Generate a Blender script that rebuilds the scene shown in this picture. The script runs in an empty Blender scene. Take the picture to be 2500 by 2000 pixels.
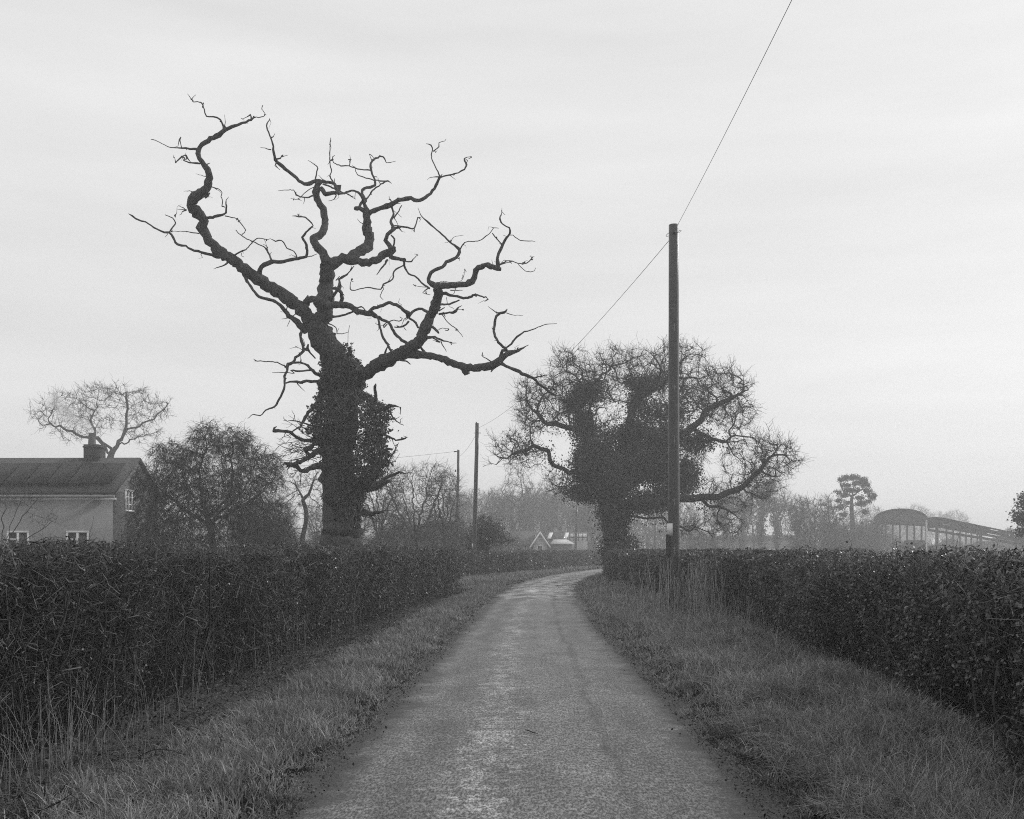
import bpy, math, random
import numpy as np
from mathutils import Vector, noise as mnoise

random.seed(7); rng = np.random.default_rng(7)
scene = bpy.context.scene
COL = scene.collection
PI = math.pi

# ------------------------------------------------------------------ camera
F = 2700.0            # focal length in pixels of the 2500 px wide photograph
HZ = 1345.0           # pixel row of the horizon
EYE = 1.5
cd = bpy.data.cameras.new("camera"); cam = bpy.data.objects.new("camera", cd); COL.objects.link(cam)
cam.location = (0, 0, EYE); cam.rotation_euler = (PI/2, 0, 0)
cd.sensor_width = 36; cd.lens = 36*F/2500; cd.shift_y = (HZ-1000)/2500; cd.clip_end = 3000; cd.clip_start = .05
scene.camera = cam

# ------------------------------------------------------------------ sky, sun, exposure
SUN_AZ, SUN_EL = math.radians(58), math.radians(24)
w = bpy.data.worlds.new("World"); scene.world = w; w.use_nodes = True
nt = w.node_tree; nt.nodes.clear()
def N(t, kind, **kw):
    n = t.nodes.new(kind)
    for k, v in kw.items(): setattr(n, k, v)
    return n
sky = N(nt, 'ShaderNodeTexSky', sky_type='NISHITA'); sky.sun_disc = False
sky.sun_elevation = SUN_EL; sky.sun_rotation = SUN_AZ; sky.dust_density = 3; sky.air_density = 1
bw = N(nt, 'ShaderNodeRGBToBW'); nt.links.new(sky.outputs[0], bw.inputs[0])
tc = N(nt, 'ShaderNodeTexCoord'); mp = N(nt, 'ShaderNodeMapping'); mp.inputs['Scale'].default_value = (1, 1, 7)
nt.links.new(tc.outputs['Generated'], mp.inputs[0])
cn = N(nt, 'ShaderNodeTexNoise'); cn.inputs['Scale'].default_value = 2.6; cn.inputs['Detail'].default_value = 5; cn.inputs['Roughness'].default_value = .5
nt.links.new(mp.outputs[0], cn.inputs['Vector'])
cr = N(nt, 'ShaderNodeMapRange'); cr.inputs['From Min'].default_value = .3; cr.inputs['From Max'].default_value = .7
cr.inputs['To Min'].default_value = .93; cr.inputs['To Max'].default_value = 1.06
nt.links.new(cn.outputs[0], cr.inputs[0])
# an even overcast sheet with the brightness of the clear sky above it showing through
mul = N(nt, 'ShaderNodeMath', operation='MULTIPLY'); mul.inputs[1].default_value = .16; nt.links.new(bw.outputs[0], mul.inputs[0])
add = N(nt, 'ShaderNodeMath', operation='ADD'); add.inputs[1].default_value = 6.3; nt.links.new(mul.outputs[0], add.inputs[0])
ml2 = N(nt, 'ShaderNodeMath', operation='MULTIPLY'); nt.links.new(add.outputs[0], ml2.inputs[0]); nt.links.new(cr.outputs[0], ml2.inputs[1])
bg = N(nt, 'ShaderNodeBackground'); bg.inputs['Strength'].default_value = .1; nt.links.new(ml2.outputs[0], bg.inputs[0])
wo = N(nt, 'ShaderNodeOutputWorld'); nt.links.new(bg.outputs[0], wo.inputs[0])

sd = bpy.data.lights.new("sun", 'SUN'); sun = bpy.data.objects.new("sun", sd); COL.objects.link(sun)
sd.energy = 1.4; sd.angle = math.radians(10)
sv = Vector((math.sin(SUN_AZ)*math.cos(SUN_EL), math.cos(SUN_AZ)*math.cos(SUN_EL), math.sin(SUN_EL)))
sun.rotation_euler = sv.to_track_quat('Z', 'Y').to_euler()
scene.view_settings.view_transform = 'Standard'; scene.view_settings.look = 'None'
scene.view_settings.exposure = .27; scene.view_settings.gamma = 1
scene.render.engine = 'CYCLES'
cy = scene.cycles
cy.max_bounces = 4; cy.diffuse_bounces = 2; cy.glossy_bounces = 2; cy.transmission_bounces = 2; cy.volume_bounces = 1
cy.transparent_max_bounces = 6; cy.use_denoising = False; cy.use_adaptive_sampling = False; cy.pixel_filter_type = 'BLACKMAN_HARRIS'; cy.filter_width = 1.05

# ------------------------------------------------------------------ helpers
def P(u, v, d):
    "the world point at distance d seen at column u, row v of the photograph"
    return np.array(((u-1250)/F*d, d, EYE+(HZ-v)/F*d))

def mat(name, g, rough=.8, var=.3, scale=6.0, spec=.3, bump=0.0, island=0.0, detail=5, stretch=None, trans=0):
    m = bpy.data.materials.new(name); m.use_nodes = True; t = m.node_tree
    b = t.nodes['Principled BSDF']; b.inputs['Roughness'].default_value = rough
    b.inputs['Specular IOR Level'].default_value = spec
    c = N(t, 'ShaderNodeTexCoord'); n = N(t, 'ShaderNodeTexNoise')
    n.inputs['Scale'].default_value = scale; n.inputs['Detail'].default_value = detail; n.inputs['Roughness'].default_value = .65
    if stretch:
        mp = N(t, 'ShaderNodeMapping'); mp.inputs['Scale'].default_value = stretch
        t.links.new(c.outputs['Object'], mp.inputs[0]); t.links.new(mp.outputs[0], n.inputs['Vector'])
    else: t.links.new(c.outputs['Object'], n.inputs['Vector'])
    r = N(t, 'ShaderNodeMapRange'); r.inputs['From Min'].default_value = .3; r.inputs['From Max'].default_value = .7
    r.inputs['To Min'].default_value = g*(1-var); r.inputs['To Max'].default_value = g*(1+var)
    t.links.new(n.outputs[0], r.inputs[0]); out = r.outputs[0]
    if island:
        ge = N(t, 'ShaderNodeNewGeometry'); r2 = N(t, 'ShaderNodeMapRange')
        r2.inputs['To Min'].default_value = 1-island; r2.inputs['To Max'].default_value = 1+island
        t.links.new(ge.outputs['Random Per Island'], r2.inputs[0])
        mm = N(t, 'ShaderNodeMath', operation='MULTIPLY'); t.links.new(out, mm.inputs[0]); t.links.new(r2.outputs[0], mm.inputs[1]); out = mm.outputs[0]
    t.links.new(out, b.inputs['Base Color'])
    if bump:
        bp = N(t, 'ShaderNodeBump'); bp.inputs['Strength'].default_value = 1; bp.inputs['Distance'].default_value = bump
        t.links.new(n.outputs[0], bp.inputs['Height']); t.links.new(bp.outputs[0], b.inputs['Normal'])
    if trans:
        tr = N(t, 'ShaderNodeBsdfTranslucent'); t.links.new(out, tr.inputs[0]); mx = N(t, 'ShaderNodeMixShader')
        mx.inputs[0].default_value = trans; t.links.new(b.outputs[0], mx.inputs[1]); t.links.new(tr.outputs[0], mx.inputs[2])
        t.links.new(mx.outputs[0], t.nodes['Material Output'].inputs['Surface'])
    m['g'] = g
    return m

class MB:
    "collects vertices and faces and links them as one mesh object"
    def __init__(s): s.v = []; s.f = {3: [], 4: []}; s.n = 0; s.uv = None
    def add(s, v, f):
        v = np.asarray(v, float).reshape(-1, 3); f = np.asarray(f, int)
        s.v.append(v); s.f[f.shape[1]].append(f+s.n); s.n += len(v)
    def box(s, lo, hi, rot=0, origin=(0, 0, 0), taper=1.0):
        x0, y0, z0 = lo; x1, y1, z1 = hi; cx, cy_ = (x0+x1)/2, (y0+y1)/2
        v = np.array([(x, y, z) for z in (z0, z1) for x, y in ((x0, y0), (x1, y0), (x1, y1), (x0, y1))], float)
        v[4:, 0] = cx+(v[4:, 0]-cx)*taper; v[4:, 1] = cy_+(v[4:, 1]-cy_)*taper
        s.add(xf(v, rot, origin), [(3, 2, 1, 0), (4, 5, 6, 7), (0, 1, 5, 4), (1, 2, 6, 5), (2, 3, 7, 6), (3, 0, 4, 7)])
    def tube(s, pts, rad, sides=6, cap=True, rough=0):
        v, f = tube(np.asarray(pts, float), np.asarray(rad, float), sides, rough); s.add(v, f)
        if cap:
            n = len(v)
            for k in (0, n-sides):
                c = v[k:k+sides].mean(0); vv = np.vstack([v[k:k+sides], c[None]])
                s.add(vv, [((i+1) % sides, i, sides) if k == 0 else (i, (i+1) % sides, sides) for i in range(sides)])
    def bar(s, a, b, wd=.1, sides=4): s.tube([a, b], [wd/2*1.2]*2, sides)
    def build(s, name, m, parent=None, smooth=True):
        me = bpy.data.meshes.new(name)
        v = np.vstack(s.v).astype(np.float32)
        if parent is not None: v = v-np.array(parent.location, dtype=np.float32)
        loops = []; starts = []; k = 0
        for c in (3, 4):
            if s.f[c]:
                f = np.vstack(s.f[c]); loops.append(f.ravel()); starts.append(k+np.arange(len(f))*c); k += f.size
        loops = np.concatenate(loops).astype(np.int32); starts = np.concatenate(starts).astype(np.int32)
        me.vertices.add(len(v)); me.vertices.foreach_set('co', v.ravel())
        me.loops.add(len(loops)); me.loops.foreach_set('vertex_index', loops)
        me.polygons.add(len(starts)); me.polygons.foreach_set('loop_start', starts)
        me.update(calc_edges=True)
        if smooth: me.polygons.foreach_set('use_smooth', np.ones(len(starts), bool))
        if s.uv is not None:
            l = me.uv_layers.new(name='UVMap'); l.data.foreach_set('uv', np.asarray(s.uv, np.float32)[loops].ravel())
        me.materials.append(m)
        o = bpy.data.objects.new(name, me); COL.objects.link(o)
        if parent is not None: o.parent = parent
        return o

def xf(v, rot=0, origin=(0, 0, 0)):
    v = np.asarray(v, float); c, s_ = math.cos(rot), math.sin(rot)
    return np.stack([v[..., 0]*c-v[..., 1]*s_+origin[0], v[..., 0]*s_+v[..., 1]*c+origin[1], v[..., 2]+origin[2]], -1)

def tag(o, label=None, cat=None, group=None, kind=None):
    for k, v in (('label', label), ('category', cat), ('group', group), ('kind', kind)):
        if v: o[k] = v
    return o
def thing(name, label, cat, loc, group=None):
    o = bpy.data.objects.new(name, None); COL.objects.link(o); o.location = [float(x) for x in loc]
    return tag(o, label, cat, group)
def copy_thing(o, loc, rz=0, sc=(1, 1, 1), label=None, group=None):
    r = o.copy(); COL.objects.link(r); r.location = [float(x) for x in loc]; r.rotation_euler = (0, 0, rz); r.scale = sc
    if label: r['label'] = label
    if group: r['group'] = group
    for ch in list(o.children):
        c = ch.copy(); COL.objects.link(c); c.parent = r
        for g in ch.children:
            d = g.copy(); COL.objects.link(d); d.parent = c
    return r

def tube(p, r, sides=6, rough=0.0):
    "a tube along a chain of points, frames carried along"
    n = len(p); t = np.gradient(p, axis=0); t /= np.linalg.norm(t, axis=1)[:, None]+1e-9
    u = np.cross(t[0], (.3, .9, .2)); u /= np.linalg.norm(u)+1e-9
    a = np.linspace(0, 2*PI, sides, endpoint=False); ca, sa = np.cos(a)[:, None], np.sin(a)[:, None]; V = []
    for i in range(n):
        u = u-t[i]*np.dot(u, t[i]); u /= np.linalg.norm(u)+1e-9; w_ = np.cross(t[i], u)
        rr = r[i]
        if rough: rr = rr*(1+rough*rng.normal(0, 1, (sides, 1)).clip(-1.6, 1.6))
        V.append(p[i]+(ca*u+sa*w_)*rr)
    V = np.vstack(V); k = np.arange(sides); k2 = (k+1) % sides
    f = np.vstack([np.stack([i*sides+k, i*sides+k2, (i+1)*sides+k2, (i+1)*sides+k], 1) for i in range(n-1)])
    return V, f

def tubes(Pn, R, sides=3):
    "many tubes at once: Pn (N,K,3), R (N,K)"
    n, K = R.shape; t = np.gradient(Pn, axis=1); t /= np.linalg.norm(t, axis=2)[..., None]+1e-9
    ref = rng.normal(size=(n, 1, 3)); u = np.cross(t, ref); u /= np.linalg.norm(u, axis=2)[..., None]+1e-9; w_ = np.cross(t, u)
    a = np.linspace(0, 2*PI, sides, endpoint=False)
    V = Pn[:, :, None]+(np.cos(a)[:, None]*u[:, :, None]+np.sin(a)[:, None]*w_[:, :, None])*R[:, :, None, None]
    base = (np.arange(n)*K*sides)[:, None, None]; i = np.arange(K-1)[None, :, None]; k = np.arange(sides)[None, None]; k2 = (k+1) % sides
    f = np.stack([base+i*sides+k, base+i*sides+k2, base+(i+1)*sides+k2, base+(i+1)*sides+k], -1).reshape(-1, 4)
    return V.reshape(-1, 3), f

def strips(Pn, W, side):
    "flat tapering blades: Pn (N,K,3), W (N,K), side (N,3)"
    n, K = W.shape; off = side[:, None]*W[..., None]*.5
    V = np.stack([Pn-off, Pn+off], 2).reshape(-1, 3)
    b = (np.arange(n)*K*2)[:, None]; i = np.arange(K-1)[None]*2
    f = np.stack([b+i, b+i+1, b+i+3, b+i+2], -1).reshape(-1, 4)
    return V, f

def unit(v): return v/(np.linalg.norm(v, axis=-1)[..., None]+1e-9)
def leaves(C, size, up=None):
    "folded kite-shaped leaves, each its own island"
    n = len(C); a = unit(rng.normal(size=(n, 3))); nrm = unit(rng.normal(size=(n, 3))+(0 if up is None else up)); b = unit(np.cross(a, nrm)); a = np.cross(nrm, b)
    s = np.asarray(size)[:, None]*np.ones((n, 1))
    v = np.stack([C-a*s*.5, C+b*s*.38+a*s*.06+nrm*s*.1, C+a*s*.55, C-b*s*.38+a*s*.06+nrm*s*.1], 1).reshape(-1, 3)
    k = (np.arange(n)*4)[:, None]
    return v, np.vstack([k+np.array([[0, 1, 2]]), k+np.array([[0, 2, 3]])]) if False else k+np.array([[0, 1, 2, 3]])

def smooth_chain(p, r, per=.25):
    "resample a chain with a Catmull-Rom curve"
    p = np.asarray(p, float); r = np.asarray(r, float)
    if len(p) < 2: return p, r
    q = np.vstack([2*p[0]-p[1], p, 2*p[-1]-p[-2]]); P_, R_ = [], []
    for i in range(len(p)-1):
        a, b, c, d = q[i:i+4]; L = np.linalg.norm(c-b); k = max(1, min(8, int(round(L/per))))
        for j in range(k):
            s = j/k
            P_.append(.5*((2*b)+(c-a)*s+(2*a-5*b+4*c-d)*s*s+(3*b-a-3*c+d)*s**3)); R_.append(r[i]*(1-s)+r[i+1]*s)
    P_.append(p[-1]); R_.append(r[-1])
    return np.array(P_), np.array(R_)

def sm(x): x = np.clip(x, 0, 1); return x*x*(3-2*x)
def lump(x, y, s=1.0):
    return (np.sin(2.1*x*s+.9*y*s+1.3)+np.sin(-1.3*x*s+2.7*y*s)+.6*np.sin(5.3*x*s+3.1*y*s+2)+.5*np.sin(4.1*x*s-6.3*y*s+.5))/3.1

# ------------------------------------------------------------------ materials
M = {}
M['bark'] = mat('bark', .045, .85, .45, 3.2, .2, .03, stretch=(3, 3, 1))
M['dead_bark'] = mat('dead_bark', .055, .85, .75, 7, .15, .06, stretch=(2.5, 2.5, .6), detail=8)
M['dark_twig'] = mat('dark_twig', .032, .85, .3, 3, .1)
M['twig'] = mat('twig', .055, .8, .3, 3, .25)
M['hedge_twig'] = mat('hedge_twig', .072, .6, .5, 14, .3, island=.85)
M['hedge_stem'] = mat('hedge_stem', .05, .7, .5, 12, .2, island=.6)
M['hedge_shade'] = mat('hedge_shade', .010, .95, .4, 9, .0, .05)  # shade deep inside the hedge, put in as a near-black colour
M['hedge_leaf'] = mat('hedge_leaf', .078, .38, .4, 7, .55, island=.75, trans=.15)
M['dry_leaf'] = mat('dry_leaf', .14, .5, .4, 7, .4, island=.6, trans=.2)
M['ivy'] = mat('ivy', .045, .4, .4, 5, .5, island=.75, trans=.1)
M['ivy_stem'] = mat('ivy_stem', .10, .8, .3, 9)
M['grass'] = mat('grass', .235, .5, .45, 1.1, .35, island=.65, trans=.25)
M['dry_grass'] = mat('dry_grass', .30, .55, .3, 5, .35, island=.5, trans=.25)
M['pole'] = mat('pole', .036, .34, .45, 12, .6, .006, stretch=(6, 6, .35))
M['white'] = mat('white_paint', .78, .5, .12, 9)
M['plate'] = mat('label_plate_white', .62, .4, .06, 9)
M['galv'] = mat('galvanised_metal', .25, .4, .2, 20)
M['black'] = mat('black_plastic', .02, .4, .2, 9, .5)
M['render'] = mat('roughcast_wall', .32, .85, .12, 1.2, .2, .01)
M['brick'] = mat('brick_wall', .15, .85, .45, 3, .2, .02, stretch=(1, 1, 3))
M['sooty_brick'] = mat('sooty_brick', .06, .9, .4, 4, .1, .02, stretch=(1, 1, 3))
M['pale_render'] = mat('pale_render', .5, .8, .1, 2)
M['slate'] = mat('slate_roof', .085, .85, .35, 4, .12, .008, stretch=(1.2, 1.2, 6))
M['panel'] = mat('solar_glass', .02, .6, .15, .8, .2)
M['glass'] = mat('window_glass', .03, .12, .2, 2, .6)
M['metal_roof'] = mat('rusty_sheet_roof', .03, .7, .4, 2, .3)
M['dark_timber'] = mat('dark_timber', .025, .8, .3, 6)
# ------------------------------------------------------------------ the lie of the lane (all as functions of distance Y)
def tab(*p):
    a = np.array(p, float); return lambda y: np.interp(y, a[:, 0], a[:, 1])
road_cx = tab((-6, .02), (6, .10), (11, .2), (20, .33), (30, .60), (39, .95), (49, 1.5), (60, 2.7), (70, 4.2), (85, 7.2), (100, 11), (130, 20.5), (165, 33))
road_hw = tab((-6, 1.50), (6, 1.50), (14, 1.50), (24, 1.42), (60, 1.42), (70, 1.5), (100, 1.75), (130, 2.0), (165, 2.2))
left_hedge = [(-3.62, -5), (-3.6, 3), (-3.5, 8), (-3.38, 14), (-3.12, 22), (-2.85, 30), (-2.5, 36), (-2.0, 42)]
left_hedge2 = [(-4.6, 57), (-2.55, 65), (-1.2, 68), (.45, 71)]
left_hedge3 = [(.9, 76), (3.6, 87), (7.6, 102), (14, 128), (24, 160)]
right_hedge = [(2.7, -5), (2.8, 3), (3.05, 6), (3.55, 9), (3.95, 14), (4.45, 20), (4.65, 26), (4.55, 36), (4.55, 48), (5.3, 60), (6.6, 70), (10.5, 84)]
verge_l = tab((-6, -4.6), (8, -4.5), (22, -4.1), (36, -3.4), (42, -3), (48, -5), (57, -5.2), (65, -3), (71, .2), (76, .8), (88, 3.8), (103, 7.8), (130, 14.6), (165, 25.5))
verge_r = tab((-6, 3.8), (6, 4.1), (9, 4.6), (17, 5.4), (48, 5.6), (60, 6.3), (70, 7.7), (84, 12), (100, 17), (130, 27), (165, 40))

def edge_noise(y, s): return .07*np.sin(1.7*y+s)+.05*np.sin(4.3*y+2*s)+.03*np.sin(11*y+s*3)
def zl(x, y):    # left verge height
    s = road_cx(y)-road_hw(y)-x; near = np.clip((46-y)/6, 0, 1)
    return -.01+.085*sm(s/.4)+.03*lump(x, y)*sm(s/.5)-.24*sm((s-np.interp(y, [5.5, 7.5, 10], [1.15, 1.05, .9]))/.55)*near
def zr(x, y):
    s = x-road_cx(y)-road_hw(y); near = np.clip((60-y)/10, 0, 1)
    return -.01+.10*sm(s/.5)+.075*lump(x, y, .8)*sm(s/.8)+.03*sm((s-.9)/.8)*near-.22*sm((s-(np.interp(y, [6, 9, 14, 20, 30], [1.15, 1.6, 1.95, 2.3, 2.4])))/.5)*near

# ground: one sheet to the horizon
g = MB(); g.add([(-640, -55, -.12), (640, -55, -.12), (640, 1000, -.12), (-640, 1000, -.12)], [(0, 1, 2, 3)])
go = g.build('ground', mat('field_grass', .10, .9, .3, .15, .2)); tag(go, kind='structure')

# lane
def lane_material():
    m = mat('lane_surface', .13, .62, .0, 5, .45); t = m.node_tree; b = t.nodes['Principled BSDF']; L = t.links.new
    c = N(t, 'ShaderNodeTexCoord'); sx = N(t, 'ShaderNodeSeparateXYZ'); L(c.outputs['UV'], sx.inputs[0])
    def noi(scale, detail=6, stretch=None, src='UV', rough=.65):
        n = N(t, 'ShaderNodeTexNoise'); n.inputs['Scale'].default_value = scale; n.inputs['Detail'].default_value = detail; n.inputs['Roughness'].default_value = rough
        mp = N(t, 'ShaderNodeMapping'); mp.inputs['Scale'].default_value = stretch or (1, 1, 1); L(c.outputs[src], mp.inputs[0]); L(mp.outputs[0], n.inputs['Vector']); return n.outputs[0]
    def rng_(x, a, b_, c_, d, smooth=False):
        r = N(t, 'ShaderNodeMapRange'); r.inputs[1].default_value = a; r.inputs[2].default_value = b_; r.inputs[3].default_value = c_; r.inputs[4].default_value = d
        if smooth: r.interpolation_type = 'SMOOTHSTEP'
        L(x, r.inputs[0]); return r.outputs[0]
    def ma(op, x, y):
        n = N(t, 'ShaderNodeMath', operation=op)
        for i, q in enumerate((x, y)):
            if isinstance(q, (int, float)): n.inputs[i].default_value = q
            elif q is not None: L(q, n.inputs[i])
        return n.outputs[0]
    U, V = sx.outputs[0], sx.outputs[1]
    grit = rng_(noi(64, 3, (1, .3, 1), rough=.8), .42, .58, .35, 1.7); grit2 = rng_(noi(20, 5, (1, .42, 1), rough=.8), .38, .62, .62, 1.4)
    patch = rng_(noi(1.3, 8, (1.6, .6, 1)), .35, .65, .72, 1.28)
    col = ma('MULTIPLY', ma('MULTIPLY', grit, grit2), ma('MULTIPLY', patch, .150))
    # pale worn patches in a broken line left of the middle
    band = ma('SUBTRACT', 1, rng_(ma('ABSOLUTE', ma('ADD', U, .30), None), .02, .38, 0, 1, True))
    worn = rng_(ma('ADD', noi(7, 9, (1, .6, 1), rough=.78), ma('MULTIPLY', band, .12)), .59, .66, 0, 1)
    col = ma('MULTIPLY', col, ma('ADD', 1, ma('MULTIPLY', worn, .8)))
    # pale dried silt and dark damp patches where water stands before the bend
    bend = ma('MULTIPLY', rng_(V, 30, 36, 0, 1, True), rng_(V, 52, 62, 1, .15, True))
    col = ma('MULTIPLY', col, ma('ADD', 1, ma('MULTIPLY', bend, rng_(noi(1.5, 8, (1, .35, 1), rough=.62), .40, .60, -.45, .95, True))))
    # two faint darker wheel lines
    for u0, wd, k in ((.55, .09, .30), (-.72, .26, .20), (.9, .25, .12)):
        tr = rng_(ma('ABSOLUTE', ma('SUBTRACT', ma('ADD', U, ma('MULTIPLY', ma('SUBTRACT', noi(.7, 2), .5), .3)), u0), None), 0, wd, k, 0, True)
        col = ma('MULTIPLY', col, ma('SUBTRACT', 1, tr))
    # dark crumbs of mud
    crumb = rng_(noi(11, 5, rough=.75), .70, .74, 0, .6); col = ma('MULTIPLY', col, ma('SUBTRACT', 1, crumb))
    # muddy, leaf-stained edges
    e = ma('ADD', ma('ABSOLUTE', U, None), ma('MULTIPLY', ma('SUBTRACT', noi(2.3, 7, rough=.7), .5), .75))
    ed = rng_(e, .93, 1.25, 0, 1, True)
    mud = ma('MULTIPLY', rng_(noi(28, 6, rough=.8), .36, .64, .35, 2.0), .040)
    mx = N(t, 'ShaderNodeMix'); mx.data_type = 'FLOAT'; L(ed, mx.inputs[0]); L(col, mx.inputs[2]); L(mud, mx.inputs[3])
    L(mx.outputs[0], b.inputs['Base Color'])
    # wet film farther down the lane
    far = ma('MULTIPLY', rng_(V, 30, 40, 0, 1, True), rng_(V, 75, 130, 1, .5))
    wet = ma('MULTIPLY', far, rng_(noi(.9, 7, (1.1, .55, 1), rough=.62), .47, .58, 0, 1, True))
    L(rng_(wet, 0, 1, .70, .12), b.inputs['Roughness'])
    bp = N(t, 'ShaderNodeBump'); bp.inputs['Distance'].default_value = .012
    L(ma('MULTIPLY', ma('ADD', ma('MULTIPLY', noi(60, 4), .7), ma('MULTIPLY', noi(6, 5), 1.4)), rng_(wet, 0, 1, 1, .12)), bp.inputs['Height']); L(bp.outputs[0], b.inputs['Normal'])
    return m
ys = np.concatenate([np.arange(-5, 45, .35), np.arange(45, 165, 1.2)]); us = np.linspace(-1.62, 1.62, 15)
X = road_cx(ys)[:, None]+us[None]*(road_hw(ys)/1.42)[:, None]; Yg = np.repeat(ys[:, None], len(us), 1)
Z = .035*(1-(us[None]/1.4)**2)+.006*lump(X*3, Yg*.7)+.02*np.sin(.35*Yg)*0
r = MB(); n, k = X.shape; i = np.arange(n-1)[:, None]*k+np.arange(k-1)[None]
r.add(np.stack([X, Yg, Z], -1), np.stack([i, i+1, i+k+1, i+k], -1).reshape(-1, 4)); r.uv = np.stack([np.repeat(us[None], n, 0), Yg], -1).reshape(-1, 2)
lane = r.build('road', lane_material()); tag(lane, kind='structure')

# verges of earth and moss under the grass
def verge_strip(name, side):
    lim, zf = (verge_l, zl) if side < 0 else (verge_r, zr)
    ys = np.concatenate([np.arange(-5, 45, .22), np.arange(45, 165, 1.0)]); tt = np.concatenate([np.linspace(0, .16, 6)[:-1], np.linspace(.16, 1, 15)])
    x0 = road_cx(ys)+side*(road_hw(ys)-.10+edge_noise(ys, 1 if side < 0 else 2.4)); x1 = lim(ys)
    X = x0[:, None]+(x1-x0)[:, None]*tt[None]; Y = np.repeat(ys[:, None], len(tt), 1)
    Z = zf(X, Y); Z[:, 0] = -.03; Z[:, 1] = np.maximum(Z[:, 1], .012)
    Z[:, -1] = -.25; Z[:, 1:-1] += rng.normal(0, .008, Z[:, 1:-1].shape)
    b = MB(); n, k = X.shape; i = np.arange(n-1)[:, None]*k+np.arange(k-1)[None]; f = np.stack([i, i+1, i+k+1, i+k], -1).reshape(-1, 4)
    if side < 0: f = f[:, ::-1]
    b.add(np.stack([X, Y, Z], -1), f); o = b.build(name, mat('verge_earth', .018, .95, .6, 6, .0, .03, detail=8)); tag(o, kind='structure')
verge_strip('verge_left', -1); verge_strip('verge_right', 1)

# ------------------------------------------------------------------ grass
def grass_patch(n, y0, y1, side, hmin, hmax, wd, smin=.05, smax=3.2, lean=.5, clump=.35, droop=.5, K=4, keep=None):
    per = 16; nc = max(1, n//per); yc = y0+(y1-y0)*rng.random(nc); sc_ = smin+(smax-smin)*rng.random(nc); ic = np.repeat(np.arange(nc), per)[:n]; n = len(ic)
    spread = .030+.0022*y0; dx = rng.normal(0, spread, n); dy = rng.normal(0, spread, n); y = yc[ic]+dy; s = sc_[ic]+dx
    hc = (.35+1.35*rng.random(nc)**1.8)[ic]; thc = rng.random(nc)*2*PI; lc = rng.random(nc)[ic]; thc = thc[ic]
    s = np.where(rng.random(n) < .12, -.14+.2*rng.random(n), s); x = road_cx(y)+side*(road_hw(y)+edge_noise(y, 1 if side < 0 else 2.4)+s)
    if keep is not None:
        kx = rng.random(n) < keep(s, y); x, y, s, hc, thc, lc, dx, dy = [q_[kx] for q_ in (x, y, s, hc, thc, lc, dx, dy)]
    n = len(x)
    dens = .5+.5*lump(x, y, 2.6)+.25*lump(x*1.7, y*1.9, 5)
    ok = rng.random(n) < .35+.65*np.clip(dens, 0, 1); x, y, s, dens, hc, thc, lc, dx, dy = [q_[ok] for q_ in (x, y, s, dens, hc, thc, lc, dx, dy)]; n = len(x)
    z = (zl if side < 0 else zr)(x, y)
    h = (hmin+(hmax-hmin)*rng.random(n)**1.5)*(1-clump+clump*2*np.clip(dens, 0, 1))*np.clip(.5+s/.5, .28, 1)*hc
    th = np.arctan2(dy*1.3+np.sin(thc)*spread*1.1, dx*side*1.3+np.cos(thc)*spread*1.1)+rng.normal(0, .5, n); ln = lean*(.35*lc+.85*rng.random(n)**.8)*(.5+.8*np.abs(lump(x+3, y, 1.7)))
    d = np.stack([np.cos(th), np.sin(th), np.zeros(n)], -1)
    q = np.linspace(0, 1, K)[None]; bend = ln[:, None]*(q**1.6)
    Pn = np.stack([x, y, z], -1)[:, None]+d[:, None]*(bend*h[:, None])[..., None]*1.3
    Pn[..., 2] += h[:, None]*(q-droop*ln[:, None]*q**2.6)
    W = (wd*(.6+.8*rng.random(n)))[:, None]*np.array([1, .9, .6, .08])[None][:, :K]
    a = rng.random(n)*2*PI; return strips(Pn, W, np.stack([np.cos(a), np.sin(a), np.zeros(n)], -1))
def add_grass(mb, *a, **k): mb.add(*grass_patch(*a, **k))
def tussocks(mb, n, y0, y1, s0, s1, h0, h1, wd, per=90, side=1):
    for _ in range(n):
        y = random.uniform(y0, y1); s = random.uniform(s0, s1); x = float(road_cx(y)+side*(road_hw(y)+s)); m = per
        z = float((zl if side < 0 else zr)(np.array(x), np.array(y))); h = rng.uniform(h0, h1, m); th = rng.random(m)*2*PI; ln = rng.uniform(.2, 1.3, m)
        bx = x+rng.normal(0, .09, m); by = y+rng.normal(0, .09, m); q = np.linspace(0, 1, 4)[None]
        d = np.stack([np.cos(th)-.25, np.sin(th)-.3, np.zeros(m)], -1)
        Pn = np.stack([bx, by, np.full(m, z)], -1)[:, None]+d[:, None]*(ln[:, None]*q**1.4*h[:, None])[..., None]
        Pn[..., 2] += h[:, None]*(q*.9-.55*ln[:, None]*q**2.2)
        a = rng.random(m)*2*PI
        mb.add(*strips(Pn, wd*np.array([1, .9, .6, .1])[None]*np.ones((m, 1)), np.stack([np.cos(a), np.sin(a), np.zeros(m)], -1)))
gl = MB()
kl = lambda s, y: np.where(s > np.interp(y, [5.5, 7.5, 10], [1.22, 1.12, .98])+.16*np.sin(y*1.1)+.12*np.sin(y*3.1), .07, 1.0)*np.where(y < 46, 1, 1)
add_grass(gl, 80000, 4.5, 12, -1, .05, .125, .0082, -.07, 2.1, .9, keep=kl)
add_grass(gl, 75000, 12, 24, -1, .05, .12, .011, -.05, 2.1, .9, keep=kl)
add_grass(gl, 50000, 24, 46, -1, .05, .14, .014, 0, 2.2, .7, keep=kl)
add_grass(gl, 26000, 44, 76, -1, .05, .14, .03, 0, 3.5, .7)
add_grass(gl, 12000, 76, 140, -1, .06, .16, .06, 0, 1.9, .7)
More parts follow.
